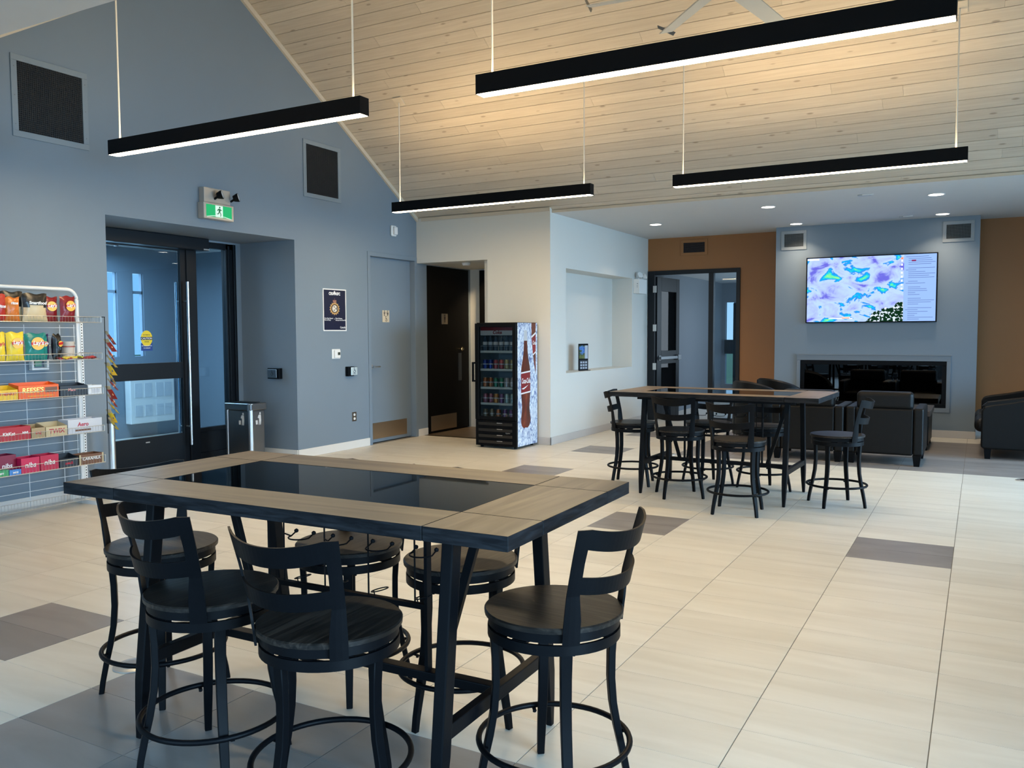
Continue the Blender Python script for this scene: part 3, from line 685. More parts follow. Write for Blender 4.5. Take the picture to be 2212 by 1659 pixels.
for z in (.034, .084): MB().prism(disc(0, z, .019, .017, 0, 16), -.009, -.006, 'y').build('socket', M['whitep'], s)
s = thing('push_button', 'black accessible push plate inside the entrance recess wall', 'button', (-7.27, OY1, .93), 0)
MB().box(-.095, .095, -.05, 0, 0, .125).build('back_box', M['black'], s, bevel=.004)
b = MB().box(-.085, .055, -.060, -.05, .012, .113).build('push_plate', M['steeld'], s, bevel=.004)
wheel(b, -.015, .065, -.060, .9, flat('black_print', 0))
s = thing('alarm_pull_cover', 'clear plastic framed pull station on the wall behind the snack rack', 'alarm', (GX, 4.29, 1.16), PI/2)
f = MB(); f.box(-.075, .075, -.05, 0, 0, .02); f.box(-.075, .075, -.05, 0, .12, .14); f.box(-.075, -.055, -.05, 0, .02, .12); f.box(.055, .075, -.05, 0, .02, .12)
f.build('cover_frame', M['whitep'], s, bevel=.006)
MB().box(-.03, .03, -.02, 0, .03, .11).build('station', flat('pull_green', (.15, .35, .25)), s, bevel=.004)

# ------------------------------------------------------------------ guard post and litter bin
s = thing('guard_post', 'short steel guard post between snack rack and entrance', 'post', (-6.735, 4.81, 0))
MB().lathe([(0, 0), (.07, 0), (.07, .008), (.03, .012), (.03, .68), (0, .68)], 24).build('post', M['steel'], s)
MB().lathe([(0, .67), (.036, .67), (.036, .75), (.03, .757), (0, .757)], 24).build('cap', M['steeld'], s)
s = thing('guard_post', 'steel guard post seen through the entrance side glass', 'post', (-8.25, 6.98, 0))
MB().lathe([(0, 0), (.06, 0), (.06, .008), (.028, .012), (.028, .72), (0, .72)], 20).build('post', M['steel'], s)
s = thing('litter_bin', 'tall brushed steel litter bin with bin man symbols in the entry recess', 'bin', (-7.485, 6.80, 0))
w_, dd, hh = .385, .22, .60
MB().box(0, w_-.012, .0, dd, .0, hh).build('body', M['steeld'], s, bevel=.01)
MB().lathe([(0, 0), (.030, 0), (.030, hh), (0, hh)], 20, c=(w_-.018, .018)).build('corner_post', M['steel'], s)
MB().lathe([(0, 0), (.022, 0), (.022, hh), (0, hh)], 16, c=(.014, .014)).build('corner_post', M['steel'], s)
MB().box(-.012, w_+.018, -.018, dd+.012, hh, .682).build('rim', M['steeld'], s, bevel=.015, seg=3)
MB().lathe([(0, hh+.001), (.034, hh+.001), (.034, .679), (0, .679)], 20, c=(w_-.016, .012)).build('rim_corner', M['steel'], s)
MB().box(.03, w_-.05, .03, dd-.03, .682, .687).build('flap', M['black'], s)
def binman(mtx):
    g = MB()
    for pl in ([(.03, .055), (.036, .068), (.048, .068), (.054, .055), (.042, .048)], [(.022, .046), (.052, .046), (.056, -.002), (.050, -.045), (.040, -.045), (.038, -.005), (.030, -.045), (.022, -.045), (.028, .01), (.012, .022), (.006, .016)], [(-.018, -.002), (.012, -.002), (.008, -.04), (-.014, -.04)]):
        g.prism(pl, -.0015, 0, 'y')
    o = g.build('bin_symbol', flat('pale_sticker', (.55, .56, .56)), s); o.location = mtx[0]; o.rotation_euler = mtx[1]; o.scale = (1.15, 1, 1.25)
binman(((.22, -.001, .49), (0, 0, 0))); binman(((w_-.010, .10, .49), (0, 0, PI/2)))

# ------------------------------------------------------------------ snack rack
RX, RF = -6.78, -6.46
rk = thing('snack_rack', 'white wire snack display rack standing against the blue wall', 'rack', (RX, 4.55, 0))
u = MB()
for y in (0, -1.2):
    u.box(-.012, .012, y-.016, y+.016, 0, 1.58)
u = u.build('upright', M['whitep'], rk, bevel=.003)
sl_ = MB()
for y in (.03, -1.23):
    sl_.box(-.006, .012, y-.012, y+.012, .02, 1.56)
sl_ = sl_.build('slotted_standard', M['whitep'], rk)
g = MB()
for k in range(62):
    z = .06+k*.0242; g.box(.012, .0125, .026, .034, z, z+.012)
g.build('slots', M['dark'], sl_)
pts = [(0, 0, 1.56), (0, 0, 1.72)]+[(0, -.09+.09*math.cos(R(a)), 1.75+.09*math.sin(R(a))) for a in range(0, 91, 15)]+[(0, -1.11-.09*math.sin(R(a)), 1.75+.09*math.cos(R(a))) for a in range(0, 91, 15)]+[(0, -1.2, 1.56)]
MB().tube(pts, .016, 10).build('top_tube', M['whitep'], rk)
g = MB()
for k in range(20): z = .10+k*.0745; g.tube([(-.004, -1.2, z), (-.004, 0, z)], .0028, 6)
for y in (-.155, -.46, -.77, -1.07): g.tube([(-.008, y, .03), (-.008, y, 1.54)], .0032, 6)
g.tube([(-.004, -.03, .03), (-.004, -.03, 1.54)], .0032, 6)
g.build('back_grid', M['wirew'], rk)
ft = MB()
for y in (0, -1.2): ft.box(-.10, .20, y-.014, y+.014, 0, .03)
ft.build('foot', M['whitep'], rk)
def basket(z0, z1, name='shelf', x0=.0, x1=.32, m='zinc', ymin=-1.2, ymax=0.0):
    g = MB(); r = .0028
    for z in (z0, z1): g.tube([(x1, ymin, z), (x1, ymax, z), (x0, ymax, z)], r, 6); 
    for k in range(int((ymax-ymin)/.026)+1):
        y = ymin+k*.026
        g.tube([(x0, y, z0), (x1, y, z0), (x1, y, z1)], .0016, 5)
    for k in range(1, 7): x = x0+(x1-x0)*k/7; g.tube([(x, ymin, z0+.002), (x, ymax, z0+.002)], .002, 5); g.tube([(x, ymax, z0), (x, ymax, z1)], .0016, 5)
    g.tube([(x1, ymax, z0), (x1, ymax, z1)], .003, 6)
    return g.build(name, M[m], rk)
SH = [(1.558, 1.604), (1.253, 1.303), (.958, 1.013), (.645, .694), (.380, .442)]
for a, b in SH: basket(a, b)
basket(.045, .115, 'base_basket', 0, .10)

# snack items: bags, boxes and a tub
def bag(y0, y1, z0, z1, x, cols, label, group=None, lean=0, words=(), emblem=None, turn=0, split=None):
    cy = (y0+y1)/2; w_ = (y1-y0); h_ = z1-z0
    s = thing('snack_bag', label, 'bag', (x, cy, z0+.001), PI/2+R(turn), group)
    nx, nz = 10, 12; mb = MB(); front = []; 
    def pt(i, j, sgn):
        u = -1+2*i/nx; v = j/nz
        th = .036*(1-u*u)**.5*math.sin(PI*min(1, max(0, v)))**.45 if 0 < v < 1 else 0
        ww = w_/2*(1-.10*math.sin(PI*v)+.02*math.sin(9*v+cy*30))
        zz = v*h_+(.006*math.sin(u*5+cy*40) if j == nz else 0)
        cr = .003*math.sin(17*u+11*v+cy*50)
        return (u*ww, sgn*(th+cr*(th > 0))+lean*v*h_, zz)
    idx = {}
    vs = []
    for sgn in (-1, 1):
        for i in range(nx+1):
            for j in range(nz+1): idx[(i, j, sgn)] = len(vs); vs.append(pt(i, j, sgn))
    fs = []; mi = []
    for sgn in (-1, 1):
        for i in range(nx):
            for j in range(nz):
                q = (idx[(i, j, sgn)], idx[(i+1, j, sgn)], idx[(i+1, j+1, sgn)], idx[(i, j+1, sgn)])
                v = (j+.5)/nz; u = abs(-1+2*(i+.5)/nx)
                k = 1 if (split and v < split-.12*u) else 0
                mb.add([], []); mb.f.append(q if sgn < 0 else tuple(reversed(q))); mb.m.append(k); mb.sm.append(True)
    mb.v = vs
    ms = [flat('foil_'+c, *FOIL[c]) for c in cols]
    body = mb.build('bag_body', ms, s)
    if emblem == 'disc':
        MB().prism(disc(0, h_*.62, w_*.30, w_*.28, 0, 24), -.0405, -.039, 'y').build('emblem', flat('emblem_yellow', (.85, .50, .08)), body)
        MB().prism([(-w_*.30, h_*.57), (w_*.30, h_*.60), (w_*.30, h_*.70), (-w_*.30, h_*.66)], -.0425, -.0405, 'y').build('banner', flat('emblem_red', (.55, .02, .02)), body)
    for wd, sz, fz, c, dx in words:
        text(wd, sz*.82, flat(c, PR[c]), body, (dx, -.044, h_*fz), bold=.0012, shear=.15)
    return s
FOIL = {'red': ((.45, .03, .02), .3), 'orange': ((.62, .17, .02), .3), 'black': ((.015, .014, .012), .3), 'cream': ((.62, .50, .30), .35), 'maroon': ((.22, .012, .015), .3),
        'lime': ((.60, .62, .06), .3), 'yellow': ((.85, .62, .04), .28), 'teal': ((.01, .22, .19), .28), 'purple': ((.06, .02, .12), .3), 'silver': ((.5, .5, .5), .3), 'brown': ((.12, .05, .025), .35)}
PR = {'lemon_print': (.95, .90, .25), 'white_print': (.8, .8, .8), 'black_print': (.01, .01, .012), 'yellow_print': (.85, .65, .05), 'red_print': (.55, .02, .02), 'pink_print': (.75, .30, .30), 'crimson_print': (.45, .01, .03)}
z1, z2, z3, z4, z5 = [a for a, b in SH]
G1, G2 = 'chip bags on the top shelf', 'chip bags on the second shelf'
FX = -6.53
bag(3.69, 3.80, z1, 1.765, FX, ['red'], 'bright red chip bag cut off at the edge, top rack shelf', G1, words=[('ritos', .04, .55, 'white_print', 0)])
bag(3.775, 3.905, z1, 1.745, FX+.005, ['orange'], 'orange chip bag beside the red one on the top shelf', G1, words=[('ritos', .035, .75, 'white_print', 0)])
bag(3.79, 3.97, z1, 1.792, FX-.06, ['black', 'cream'], 'black and cream popcorn bag standing behind its twin', G1, split=.55, words=[('Sma', .045, .66, 'white_print', -.02)])
bag(3.925, 4.13, z1, 1.780, FX, ['black', 'cream'], 'black and cream popcorn bag, the front one on the top shelf', G1, split=.62, words=[('Smartfood', .040, .66, 'white_print', 0)])
bag(4.095, 4.235, z1, 1.760, FX-.03, ['maroon'], 'dark red chip bag next to the popcorn bags', G1, emblem='disc', words=[("Lay's", .045, .64, 'white_print', 0)])
bag(4.215, 4.365, z1, 1.768, FX+.015, ['maroon'], 'dark red chip bag nearest the top shelf end', G1, emblem='disc', words=[("Lay's", .048, .64, 'white_print', 0)], turn=8)
bag(4.32, 4.395, z1, 1.690, FX-.06, ['lime'], 'lime green chip bag half hidden at the top shelf end', G1)
bag(3.685, 3.785, z2, 1.475, FX, ['yellow'], 'yellow chip bag cut off at the edge, second rack shelf', G2, words=[("ay's", .04, .6, 'red_print', 0)])
bag(3.78, 3.925, z2, 1.476, FX+.01, ['yellow'], 'yellow chip bag next to the teal bags', G2, emblem='disc', words=[("Lay's", .045, .64, 'white_print', 0)])
bag(3.93, 4.11, z2, 1.468, FX, ['teal'], 'large teal chip bag in the middle of the second shelf', G2, emblem='disc', words=[("Lay's", .055, .64, 'white_print', 0)])
bag(4.065, 4.145, z2, 1.462, FX-.045, ['teal'], 'teal chip bag mostly hidden behind the large teal one', G2, emblem='disc', words=[("Lay's", .03, .64, 'white_print', 0)])
bag(4.105, 4.185, z2, 1.460, FX-.09, ['purple'], 'dark purple snack bag on the second shelf', G2, words=[('', .03, .6, 'white_print', 0)][:0])
bag(4.165, 4.25, z2, 1.461, FX-.02, ['black'], 'black snack bag with orange print before the cream tub', G2, emblem='disc', turn=20)
s = thing('paper_tub', 'small cream paper tub standing on the second rack shelf', 'tub', (FX-.05, 4.325, z2+.001))
MB().lathe([(0, 0), (.044, 0), (.052, .135), (.054, .14), (.054, .146), (.049, .146), (.045, .02), (0, .02)], 24).build('tub_body', flat('cream_paper', (.58, .52, .45)), s)
k = MB(); k.lathe([(.0532, .10), (.0537, .11)], 24); k.build('stripe', flat('tub_red', (.35, .08, .05)), s)
for i in range(9):
    c = ['maroon', 'yellow', 'red', 'yellow', 'brown', 'lime', 'maroon', 'red', 'maroon'][i]
    yy = 4.20+.036*i; o = MB()
    o.box(-.02, .02, -.030, .030, .004+(i % 2)*.006, .016+(i % 2)*.006)
    o = o.build('candy_packet', flat('foil_'+c, *FOIL[c]), bevel=.004)
    o.location = (-6.485+.012*math.sin(i*2.1), yy, z2+.004); o.rotation_euler = (R(10*math.sin(i)), R(12), R(35*math.sin(i*1.7)))
    nm = ['first', 'second', 'third', 'fourth', 'fifth', 'sixth', 'seventh', 'eighth', 'ninth'][i]
    tag(o, 'small %s candy packet lying on the second shelf, %s from the tub side' % ({'maroon': 'dark red', 'lime': 'green'}.get(c, c), nm), 'candy', 'loose packets on the second shelf')
CARD = {'yellow': (.80, .50, .02), 'orange': (.85, .13, .01), 'charcoal': (.02, .022, .028), 'white': (.72, .74, .76), 'red': (.42, .01, .015), 'tan': (.38, .27, .13), 'cream': (.52, .42, .24), 'silver': (.55, .56, .60), 'magenta': (.55, .01, .07),
        'rose': (.48, .01, .05), 'brown': (.17, .07, .03), 'green': (.05, .32, .12), 'sky': (.06, .25, .65), 'wine': (.22, .005, .035)}
def carton(y0, y1, z0, z1, col, label, group, words=(), depth=.13, back=.0, x=-6.475, extra=None, turn=0):
    cy = (y0+y1)/2; w_ = (y1-y0)/2-.002; h_ = z1-z0
    s = thing('candy_box', label, 'box', (x, cy, z0+.001), PI/2+R(turn), group)
    t = .003; b = MB(); m = flat('card_'+col, CARD[col])
    b.box(-w_, w_, 0, t, 0, h_); b.box(-w_, w_, depth-t, depth, 0, h_+back); b.box(-w_, w_, t, depth-t, 0, t)
    for sx in (-1, 1):
        xx = sx*(w_-t/2); b.add([(xx-t/2, t, t), (xx+t/2, t, t), (xx+t/2, depth-t, t), (xx-t/2, depth-t, t), (xx-t/2, t, h_), (xx+t/2, t, h_), (xx+t/2, depth-t, h_+back), (xx-t/2, depth-t, h_+back)],
              [(0, 3, 2, 1), (4, 5, 6, 7), (0, 1, 5, 4), (1, 2, 6, 5), (2, 3, 7, 6), (3, 0, 4, 7)])
    bd = b.build('carton', m, s)
    n = max(2, int(w_*2/.035)); c = MB()
    for k in range(n):
        xk = -w_+.006+(2*w_-.012)*k/n; c.box(xk, xk+(2*w_-.012)/n-.003, .01, depth-.01, .004, h_*.72)
    c.build('wrapped_bars', flat('bar_'+col, tuple(min(1, q*1.15+.02) for q in CARD[col]), .25), s)
    for wd, sz, fx, fz, pc in words: text(wd, sz, flat(pc, PR[pc]), bd, (fx, -.001, h_*fz), bold=.001, shear=.1)
    if extra:
        for (a0, a1, c0, c1, cc) in extra: MB().box(a0, a1, -.0008, 0, c0*h_, c1*h_).build('print_patch', flat('card_'+cc, CARD[cc]), bd)
    return s
G3, G4, G5 = 'candy boxes on the third shelf', 'candy boxes on the fourth shelf', 'candy boxes on the fifth shelf'
carton(3.645, 3.838, z3, 1.035, 'yellow', 'yellow candy bar box cut off at the edge, third shelf', G3, [('OH HENRY!', .030, .0, .6, 'red_print')], back=.03)
carton(3.840, 4.168, z3, 1.060, 'orange', 'long orange peanut butter cup box on the third shelf', G3, [("REESE'S", .054, -.05, .62, 'lemon_print')], extra=[(.05, .15, .42, .82, 'brown'), (-.09, .12, .16, .2, 'yellow')], back=.02)
carton(4.176, 4.418, z3, 1.040, 'charcoal', 'charcoal candy box beside the orange one, third shelf', G3, [('Mars', .032, -.02, .6, 'pink_print')], back=.02)
carton(4.42, 4.548, z3, 1.034, 'white', 'small white box at the end of the third shelf', G3, extra=[(-.03, .04, .15, .6, 'silver')])
carton(3.64, 3.926, z4, .748, 'red', 'flat red wafer bar box on the fourth shelf', G4, [('KitKat', .036, -.03, .5, 'white_print'), ('NHL', .026, .10, .5, 'white_print')])
carton(3.930, 4.044, z4, .725, 'tan', 'open tan candy box between the red and cream boxes', G4, [('DQ', .03, 0, .5, 'crimson_print')], back=.02)
carton(4.046, 4.228, z4, .722, 'cream', 'cream cookie bar box with dark red lettering, fourth shelf', G4, [('TWIX', .050, 0, .5, 'crimson_print')], back=.03)
carton(4.232, 4.540, z4, .760, 'silver', 'silver chocolate bar box at the end of the fourth shelf', G4, [('Aero', .046, -.02, .62, 'crimson_print')], extra=[(-.09, .05, .15, .28, 'brown')])
carton(3.69, 3.836, z5, .530, 'wine', 'dim dark pink candy box standing behind the small gum boxes', G5, [('nibs', .05, 0, .45, 'white_print')], x=-6.53)
carton(3.838, 3.988, z5, .497, 'magenta', 'bright pink candy box, first of the fifth shelf pair', G5, [('nibs', .056, 0, .5, 'white_print')])
carton(3.991, 4.146, z5, .500, 'rose', 'deep pink candy box, second of the fifth shelf pair', G5, [('nibs', .056, 0, .5, 'white_print')])
carton(4.150, 4.315, z5, .450, 'charcoal', 'open black candy box before the brown end box, fifth shelf', G5, [('snack', .03, 0, .45, 'crimson_print')], back=.03)
carton(4.322, 4.543, z5, .462, 'brown', 'brown caramel bar box at the end of the fifth shelf', G5, [('CARAMILK', .034, 0, .55, 'white_print')], extra=[(-.11, -.095, 0, 1, 'cream'), (.095, .11, 0, 1, 'cream')])
carton(3.62, 3.738, z5, .430, 'green', 'small green gum box at the front of the fifth shelf', G5, [('gum', .022, 0, .5, 'white_print')], depth=.03, x=-6.465)
carton(3.742, 3.834, z5, .420, 'sky', 'small blue gum box at the front of the fifth shelf', G5, [('mint', .022, 0, .5, 'white_print')], depth=.03, x=-6.465)
# clip strip with packets at the rack end
s = thing('clip_strip', 'black hanging clip strip on the end of the snack rack', 'display strip', (-6.44, 4.568, 0))
MB().box(-.004, .004, -.001, .001, .62, 1.60).box(-.02, .006, -.012, .002, 1.60, 1.606).build('strip', M['black'], s)
ords = ['topmost', 'second', 'third', 'fourth', 'fifth', 'sixth', 'seventh', 'eighth', 'ninth', 'tenth', 'eleventh', 'lowest']
for i, c in enumerate(['red', 'red', 'red', 'yellow', 'yellow', 'yellow', 'red', 'red', 'red', 'yellow', 'yellow', 'yellow']):
    zt = 1.485-.066*i
    o = thing('candy_packet', '%s small %s packet down the hanging clip strip' % (ords[i], c), 'candy', (-6.437, 4.572, zt), 0, 'packets on the clip strip')
    b = MB(); w0 = .034; L_ = .135; ta = R(33+5*math.sin(i*2.3)); vs = []
    for r_, (w_, t_) in enumerate(((w0, 0), (w0*.95, .006), (w0*1.05, .010), (w0, .007), (w0*1.05, 0))):
        d_ = L_*r_/4; cy_, cz_ = d_*math.sin(ta), -d_*math.cos(ta)
        for q_, k_ in ((-w_, 0), (0, t_), (w_, 0), (0, -t_)): vs.append((q_, cy_+k_*math.cos(ta), cz_+k_*math.sin(ta)))
    fs = [(r_*4+j, r_*4+(j+1) % 4, r_*4+4+(j+1) % 4, r_*4+4+j) for r_ in range(4) for j in range(4)]
    b.add(vs, fs, 0, True)
    for q_ in range(4): b.m[q_] = 1
    b.m[12] = b.m[13] = 1 if i % 3 == 1 else 0
    b = b.build('packet_body', [flat('foil_'+c, *FOIL[c]), flat('foil_cream', *FOIL['cream'])], o); b.rotation_euler = (0, 0, R(-14+16*math.sin(i*2)))
    p = MB(); p.prism(disc(0, 0, .010, .010, 0, 10), -.001, .001, 'x'); p = p.build('print_patch', flat('patch_blue' if c == 'yellow' else 'patch_peach', (.03, .06, .2) if c == 'yellow' else (.8, .45, .2)), b)
    p.location = (.018, L_*.6*math.sin(ta), -L_*.6*math.cos(ta)); p.scale = (1, 1, 1.3)

# ------------------------------------------------------------------ drinks cooler
fr = thing('drinks_cooler', 'black glass-door drinks cooler with icy cola bottle artwork on its side', 'fridge', (-5.63, 9.19, 0))
w_, dp, hh = .593, .575, 1.59
c = MB(); t = .03
c.box(0, .035, .05, dp, .36, hh); c.box(w_-.012, w_, .05, dp, .03, hh); c.box(0, w_, dp-.03, dp, .03, hh); c.box(0, w_, .05, dp, hh-.04, hh); c.box(0, w_, .05, dp, .33, .37); c.box(0, .012, .02, dp, .03, .36)
c.build('cabinet', M['black'], fr, bevel=.003)
c = MB(); c.box(.036, .040, .06, dp-.035, .37, hh-.045); c.box(w_-.016, w_-.0125, .06, dp-.035, .37, hh-.045); c.box(.036, w_-.0125, dp-.036, dp-.031, .37, hh-.045); c.box(.036, w_-.0125, .06, dp-.035, .366, .371)
c.build('liner', flat('cooler_liner', (.30, .36, .38)), fr)
d = MB(); d.box(0, .055, 0, .045, .36, hh-.01); d.box(w_-.05, w_-.004, 0, .045, .36, hh-.01); d.box(.055, w_-.05, 0, .045, 1.538, hh-.01); d.box(.055, w_-.05, 0, .045, .36, .404)
d = d.build('door', M['black'], fr, bevel=.004)
MB().box(.055, w_-.05, .02, .026, .404, 1.538).build('pane', M['cool_glass'], d)
MB().bar((-.018, -.02, .84), (-.018, -.02, 1.09), .022, .02, side=(1, 0, 0)).box(-.02, .01, -.02, .01, .84, .86).box(-.02, .01, -.02, .01, 1.07, 1.09).build('handle', M['black'], d)
b = MB().box(.056, w_-.052, .05, .056, 1.43, 1.535).build('header_panel', flat('banner_white', (.55, .55, .55)), fr)
MB().box(.056, w_-.052, .049, .050, 1.49, 1.535).build('red_wave', flat('cola_red', (.20, .008, .012)), b)
text('Coke', .06, flat('cola_red', 0), b, (.30, .049, 1.465), bold=.002, shear=.2)
g = MB(); g.box(0, w_, .01, .05, .03, .355); g = g.build('kick_panel', M['black'], fr, bevel=.003)
for z in (.315, .237, .16, .085):
    l = MB(); l.box(.05, w_-.05, -.006, .010, z-.022, z+.014); l = l.build('louver', flat('gloss_black', (.01, .01, .011), .2), g)
    MB().box(.32, .40, -.008, -.006, z+.006, z+.013).build('highlight_strip', M['steel'], l)
text('frigidair', .022, M['steel'], g, (.47, .008, .20), shear=.3)
c = MB()
for x, y in ((.05, .08), (w_-.05, .08), (.05, dp-.06), (w_-.05, dp-.06)): c.tube([(x, y, 0), (x, y, .035)], .02, 12)
c.build('foot', M['black'], fr)
lv = [1.232, 1.003, .772, .570, .371]
for z in lv[:4]:
    s = MB(); s.box(.040, w_-.018, .06, dp-.04, z-.012, z); s.box(.040, w_-.018, .055, .060, z-.024, z+.004); s = s.build('shelf', flat('shelf_white', (.62, .66, .62)), fr)
    r = MB(); r.tube([(.05, .062, z+.06), (w_-.03, .062, z+.06)], .0018, 5)
    for k in range(7): r.tube([(.055+.085*k, .062, z), (.055+.085*k, .062, z+.06)], .0014, 5)
    r.build('shelf_rail', M['wirew'], s)
side = MB().box(w_, w_+.003, .045, dp, .03, hh-.005).build('side_panel', ramp_mat('icy_print', [(.30, (.05, .08, .28)), (.40, (.22, .30, .50)), (.50, (.50, .60, .74)), (.66, (.78, .84, .92))], 22, (1, 1, .7), .35, 8, 1.4), fr)
def hs(pl, y0, nm, m, par=side):
    """flat print on the cooler's side: pl in (depth from front, height)"""
    return MB().prism([(a, b) for a, b in pl], w_+.003, w_+.003+y0, 'x').build(nm, m, par)
half = [(.0, .26), (.05, .25), (.10, .28), (.125, .33), (.125, .38), (.108, .45), (.098, .52), (.108, .60), (.122, .68), (.125, .80), (.125, .90), (.122, .98), (.105, 1.05), (.075, 1.13), (.055, 1.22), (.045, 1.32), (.042, 1.36)]
cb = .255
brown = ramp_mat('cola_print', [(.3, (.05, .008, .004)), (.6, (.16, .025, .012)), (.75, (.35, .09, .03))], 9, (1, 1, .35), .35, 6, .8)
bt = hs([(cb+a, b) for a, b in half]+[(cb-a, b) for a, b in reversed(half)][:-1], .0012, 'printed_bottle', brown)
hs([(cb+a, b) for a, b in ((-.045, 1.36), (.045, 1.36), (.04, 1.49), (-.04, 1.49))], .0014, 'bottle_cap', flat('cap_white', (.50, .53, .56)), bt)
hs([(cb+a, b) for a, b in ((-.124, .70), (.124, .715), (.120, .965), (-.120, .95))], .0018, 'bottle_label', flat('label_red', (.22, .012, .015)), bt)
hs([(cb+a, b) for a, b in ((-.124, .685), (.124, .70), (.124, .718), (-.124, .703))], .0024, 'label_line', flat('white_print', 0), bt)
hs([(cb+a, b) for a, b in ((-.122, .945), (.122, .96), (.122, .978), (-.122, .963))], .0024, 'label_line', flat('white_print', 0), bt)
hs([(cb+a, b) for a, b in ((-.118, .755), (-.06, .745), (.0, .765), (.07, .80), (.0, .78), (-.06, .765))], .0024, 'label_swoosh', flat('white_print', 0), bt)
text('Coca-Cola', .092, flat('white_print', 0), bt, (w_+.0065, cb, .85), rot=(PI/2, 0, PI/2), bold=.002, shear=.25, sx=.58)
b2 = hs([(.415, 1.585), (.530, 1.585), (.530, .93), (.505, 1.0), (.47, 1.12), (.43, 1.33), (.42, 1.42)], .0012, 'printed_bottle', brown)
hs([(.42, 1.40), (.530, 1.45), (.530, 1.22), (.455, 1.18)], .0018, 'bottle_label', flat('label_red', 0), b2)
hs([(.41, 1.39), (.530, 1.445), (.530, 1.47), (.41, 1.415)], .0024, 'label_line', flat('white_print', 0), b2)
hs([(.45, 1.165), (.530, 1.205), (.530, 1.222), (.45, 1.185)], .0024, 'label_line', flat('white_print', 0), b2)
text('Coca', .07, flat('white_print', 0), b2, (w_+.0065, .485, 1.33), rot=(PI/2+.0, 0, PI/2), bold=.0015, shear=.2, sx=.6)
# drinks
def can_proto(col):
    s = thing('drink_can', '', 'can')
    MB().lathe([(0, 0), (.025, 0), (.032, .008), (.032, .105), (.027, .118)], 20).build('can_body', flat('can_'+col, CAN[col], .3, metal=.4), s)
    MB().lathe([(.027, .118), (.026, .121), (.024, .119), (0, .119)], 20).build('lid', M['steel'], s)
    MB().lathe([(.0323, .055), (.0325, .058), (.0325, .066), (.0323, .07)], 20).build('print_band', flat('canband', (.5, .5, .5)), s)
    return s
def bottle_proto(col):
    s = thing('drink_bottle', '', 'bottle')
    MB().lathe([(0, 0), (.028, 0), (.032, .01), (.032, .10), (.030, .125), (.014, .158), (.013, .172)], 20).build('bottle_body', flat('bottle_'+col, CAN[col], .12), s)
    MB().lathe([(.0155, .170), (.0155, .186), (0, .186)], 16).build('cap', flat('cap_dark', (.05, .07, .10)), s)
    MB().lathe([(.0325, .075), (.033, .078), (.033, .112), (.0325, .115)], 20).build('bottle_wrap', flat('wrap_white', (.6, .6, .6)), s)
    return s
CAN = {'water': (.05, .09, .13), 'blue': (.01, .04, .25), 'red': (.40, .06, .07), 'gold': (.38, .30, .13), 'orange': (.38, .12, .04), 'green': (.03, .18, .10), 'silver': (.35, .32, .32), 'rose': (.30, .10, .14), 'amber': (.50, .20, .04), 'violet': (.16, .07, .18), 'mint': (.30, .40, .38), 'bronze': (.20, .16, .11)}
rows = [('bottle', ['water']*6, 'top'), ('can', ['blue', 'blue', 'red', 'red', 'gold', 'gold'], 'second'), ('can', ['orange', 'orange', 'green', 'green', 'silver', 'silver'], 'third'),
        ('can', ['rose', 'rose', 'amber', 'violet', 'mint', 'mint'], 'fourth'), ('can', ['bronze', 'bronze', 'orange', 'violet', 'violet'], 'bottom')]
cache = {}
nth = ['first', 'second', 'third', 'fourth', 'fifth', 'sixth']
for ri, (kind, cols, rn) in enumerate(rows):
    step = .078 if len(cols) == 6 else .094
    for ci, cc in enumerate(cols):
        key = (kind, cc)
        if key not in cache: o = cache[key] = (can_proto if kind == 'can' else bottle_proto)(cc)
        else: o = copy_tree(cache[key])
        o.location = (-5.63+.098+step*ci, 9.19+.10+.004*(ci % 2), lv[ri])
        o['label'] = '%s %s on the %s shelf of the drinks cooler, %s from the hinge-free handle side' % ({'water': 'clear water'}.get(cc, cc), kind, rn, nth[ci])
        o['label'] = '%s %s on the cooler\'s %s shelf, %s from the handle side' % ({'water': 'water'}.get(cc, cc), kind, rn, nth[ci])
        o['group'] = 'drinks on the cooler\'s %s shelf' % rn

# ------------------------------------------------------------------ brochure holder, emergency light, detectors
s = thing('brochure_holder', 'dark brochure holder with tourist leaflets on the niche sill', 'brochure holder', (-4.99, 11.13, .916), R(70))
MB().box(-.10, .10, 0, .006, 0, .385).box(-.10, .10, -.05, .006, 0, .006).build('holder', M['black'], s, bevel=.002)
p = MB().box(-.088, .02, -.004, 0, .17, .36).build('leaflet', ramp_mat('landscape_print', [(.42, (.02, .10, .40)), (.5, (.10, .25, .60)), (.56, (.05, .08, .03)), (.7, (.16, .18, .05))], 5, (1, 1, 2.4), .4), s)
MB().box(.025, .085, -.004, 0, .17, .36).build('leaflet', flat('leaflet_pale', (.45, .50, .58)), s)
p = MB().box(-.085, .085, -.006, -.002, .012, .15).build('leaflet', flat('leaflet_dark', (.03, .035, .045)), s)
g = MB()
for k in range(9): g.box(-.07+.05*(k % 3), -.035+.05*(k % 3), -.008, -.006, .025+.04*(k//3), .05+.04*(k//3))
g.build('picture_squares', flat('leaflet_pale', 0), p)
s = thing('emergency_light', 'white twin-head emergency light in the corner beside lounge door', 'lamp', (-4.86, 12.95, 2.08), PI/2)
MB().box(-.17, .17, -.10, 0, 0, .23).build('battery_box', M['whitep'], s, bevel=.006)
for x in (-.09, .10):
    h = MB().lathe([(0, 0), (.03, 0), (.05, .05), (.05, .06), (0, .062)], 20).build('lamp_head', M['whitep'], s); h.location = (x, -.05, .27); h.rotation_euler = (R(65), 0, R(30 if x > 0 else -30))
    MB().tube([(x, -.05, .23), (x, -.05, .27)], .01, 8).build('bracket', M['whitep'], s)
